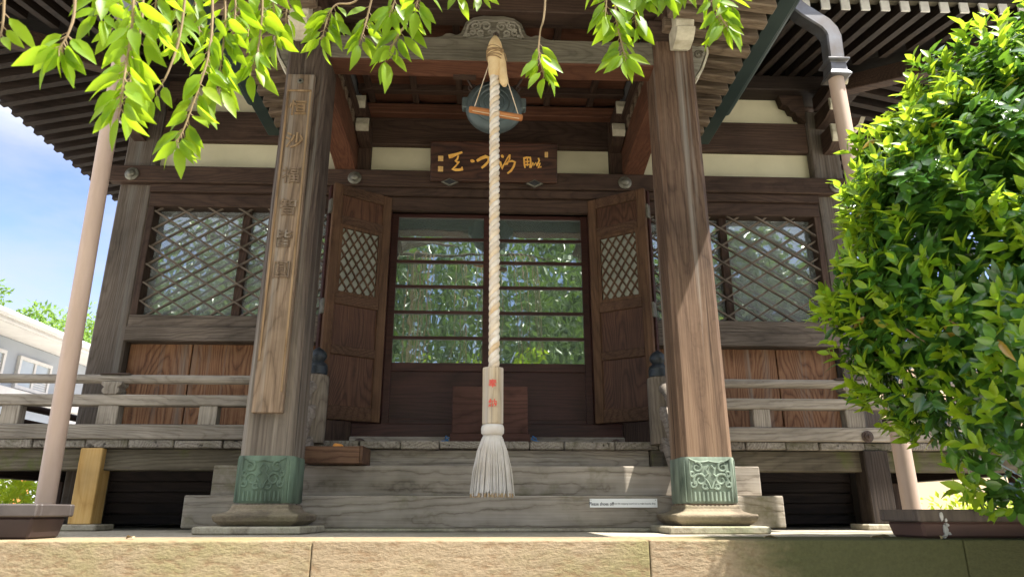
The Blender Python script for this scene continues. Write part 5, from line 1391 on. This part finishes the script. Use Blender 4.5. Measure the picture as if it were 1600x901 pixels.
for i in range(8):
    mk('siding_board', B(-7.10, -7.04, 11.8, 18.4, 0.95 + i * 0.07, 1.015 + i * 0.07), M['housetrim'], hs)
broadtree('bright green tree rising behind the left house roof', -10.5, 19.0, -1.0, 6.75, 2.6, 1.9, 15000, 0.15, M['leaffar'], 'trees behind the left house', 31)
broadtree('smaller bright green tree beside the left house roof end', -7.6, 21.0, -1.0, 6.4, 2.0, 1.6, 12000, 0.14, M['leaffar'], 'trees behind the left house', 32)
broadtree('bright green tree at the far left behind the house roof', -14.5, 18.0, -1.0, 7.5, 2.8, 2.2, 13000, 0.16, M['leaffar'], 'trees behind the left house', 33)

def lowshrub(label, cx, cy, zb, rx, ry, rz, n, ll, mat, seed, grp=None):
    r = np.random.default_rng(seed)
    t = thing('low_shrub', label, 'shrub', (cx, cy, zb), grp)
    d = r.normal(size=(n, 3)); d /= np.linalg.norm(d, axis=1, keepdims=True); d[:, 2] = np.abs(d[:, 2])
    k = 1 + 0.12 * np.sin(d[:, 0] * 9) * np.cos(d[:, 1] * 8 + d[:, 2] * 6)
    p = np.array([cx, cy, zb]) + d * np.array([rx, ry, rz]) * (r.uniform(0.6, 1, n) ** 0.5 * k)[:, None]
    leafobj('foliage', (p, d + r.normal(size=(n, 3)) * 0.7, d + r.normal(size=(n, 3)) * 0.4 + np.array([0, 0, 0.5]), ll * r.uniform(0.6, 1.3, n), ll * 0.5 * r.uniform(0.7, 1.2, n), dict(lo=True)), mat, t)
    mk('stem', MB().tube([(cx, cy, zb - 0.02), (cx, cy, zb + rz * 0.6)], [0.03, 0.01], 6), M['bark'], t)
lowshrub('yellow green shrub seen under the left railing', -5.1, 7.4, -1.0, 0.9, 0.8, 1.78, 4000, 0.10, M['leafyellow'], 41)
lowshrub('bright yellow green clipped hedge right of the planter', 5.4, 7.2, -1.0, 1.5, 0.7, 1.22, 5000, 0.07, M['leafyellow'], 42)
bh = thing('beige_house', 'plain beige rendered house wall beyond the right railing', 'house', (8, 9, -1.0))
mk('wall', B(4.3, 12.5, 8.2, 14, -1.0, 1.66), M['beigewall'], bh)
mk('coping', B(4.25, 12.6, 8.15, 14.1, 1.66, 1.74), M['housetrim'], bh, bevel=0.01)
mk('base_course', B(4.28, 12.5, 8.17, 8.199, -1.0, -0.55), M['rimdark'], bh)
bn = thing('banner', 'white banner with purple curves beside an orange post under the left veranda', 'banner', (-5.85, 9.0, -1.0))
bc = mk('cloth', B(-6.35, -5.70, 9.0, 9.02, -0.6, 0.42), M['bannerwhite'], bn)
pc = MB()
for k in range(4):
    pc.tube([(-6.2 + 0.45 * t + 0.05 * k, 8.995, -0.1 + 0.11 * k + 0.09 * math.sin(t * 6 + k)) for t in [j / 12 for j in range(13)]], 0.008, 4)
mk('print', pc, M['purple'], bc)
mk('banner_pole', MB().tube([(-6.37, 9.01, -1.0), (-6.37, 9.01, 0.5)], 0.015, 8), M['housetrim'], bn)
o = mk('wooden_post', B(-5.69, -5.56, 8.95, 9.08, -1.0, 0.45), M['orangepost'], loc=(-5.62, 9.0, -1.0), bevel=0.008)
tag(o, 'orange painted post beside the white banner under the left veranda', 'post')
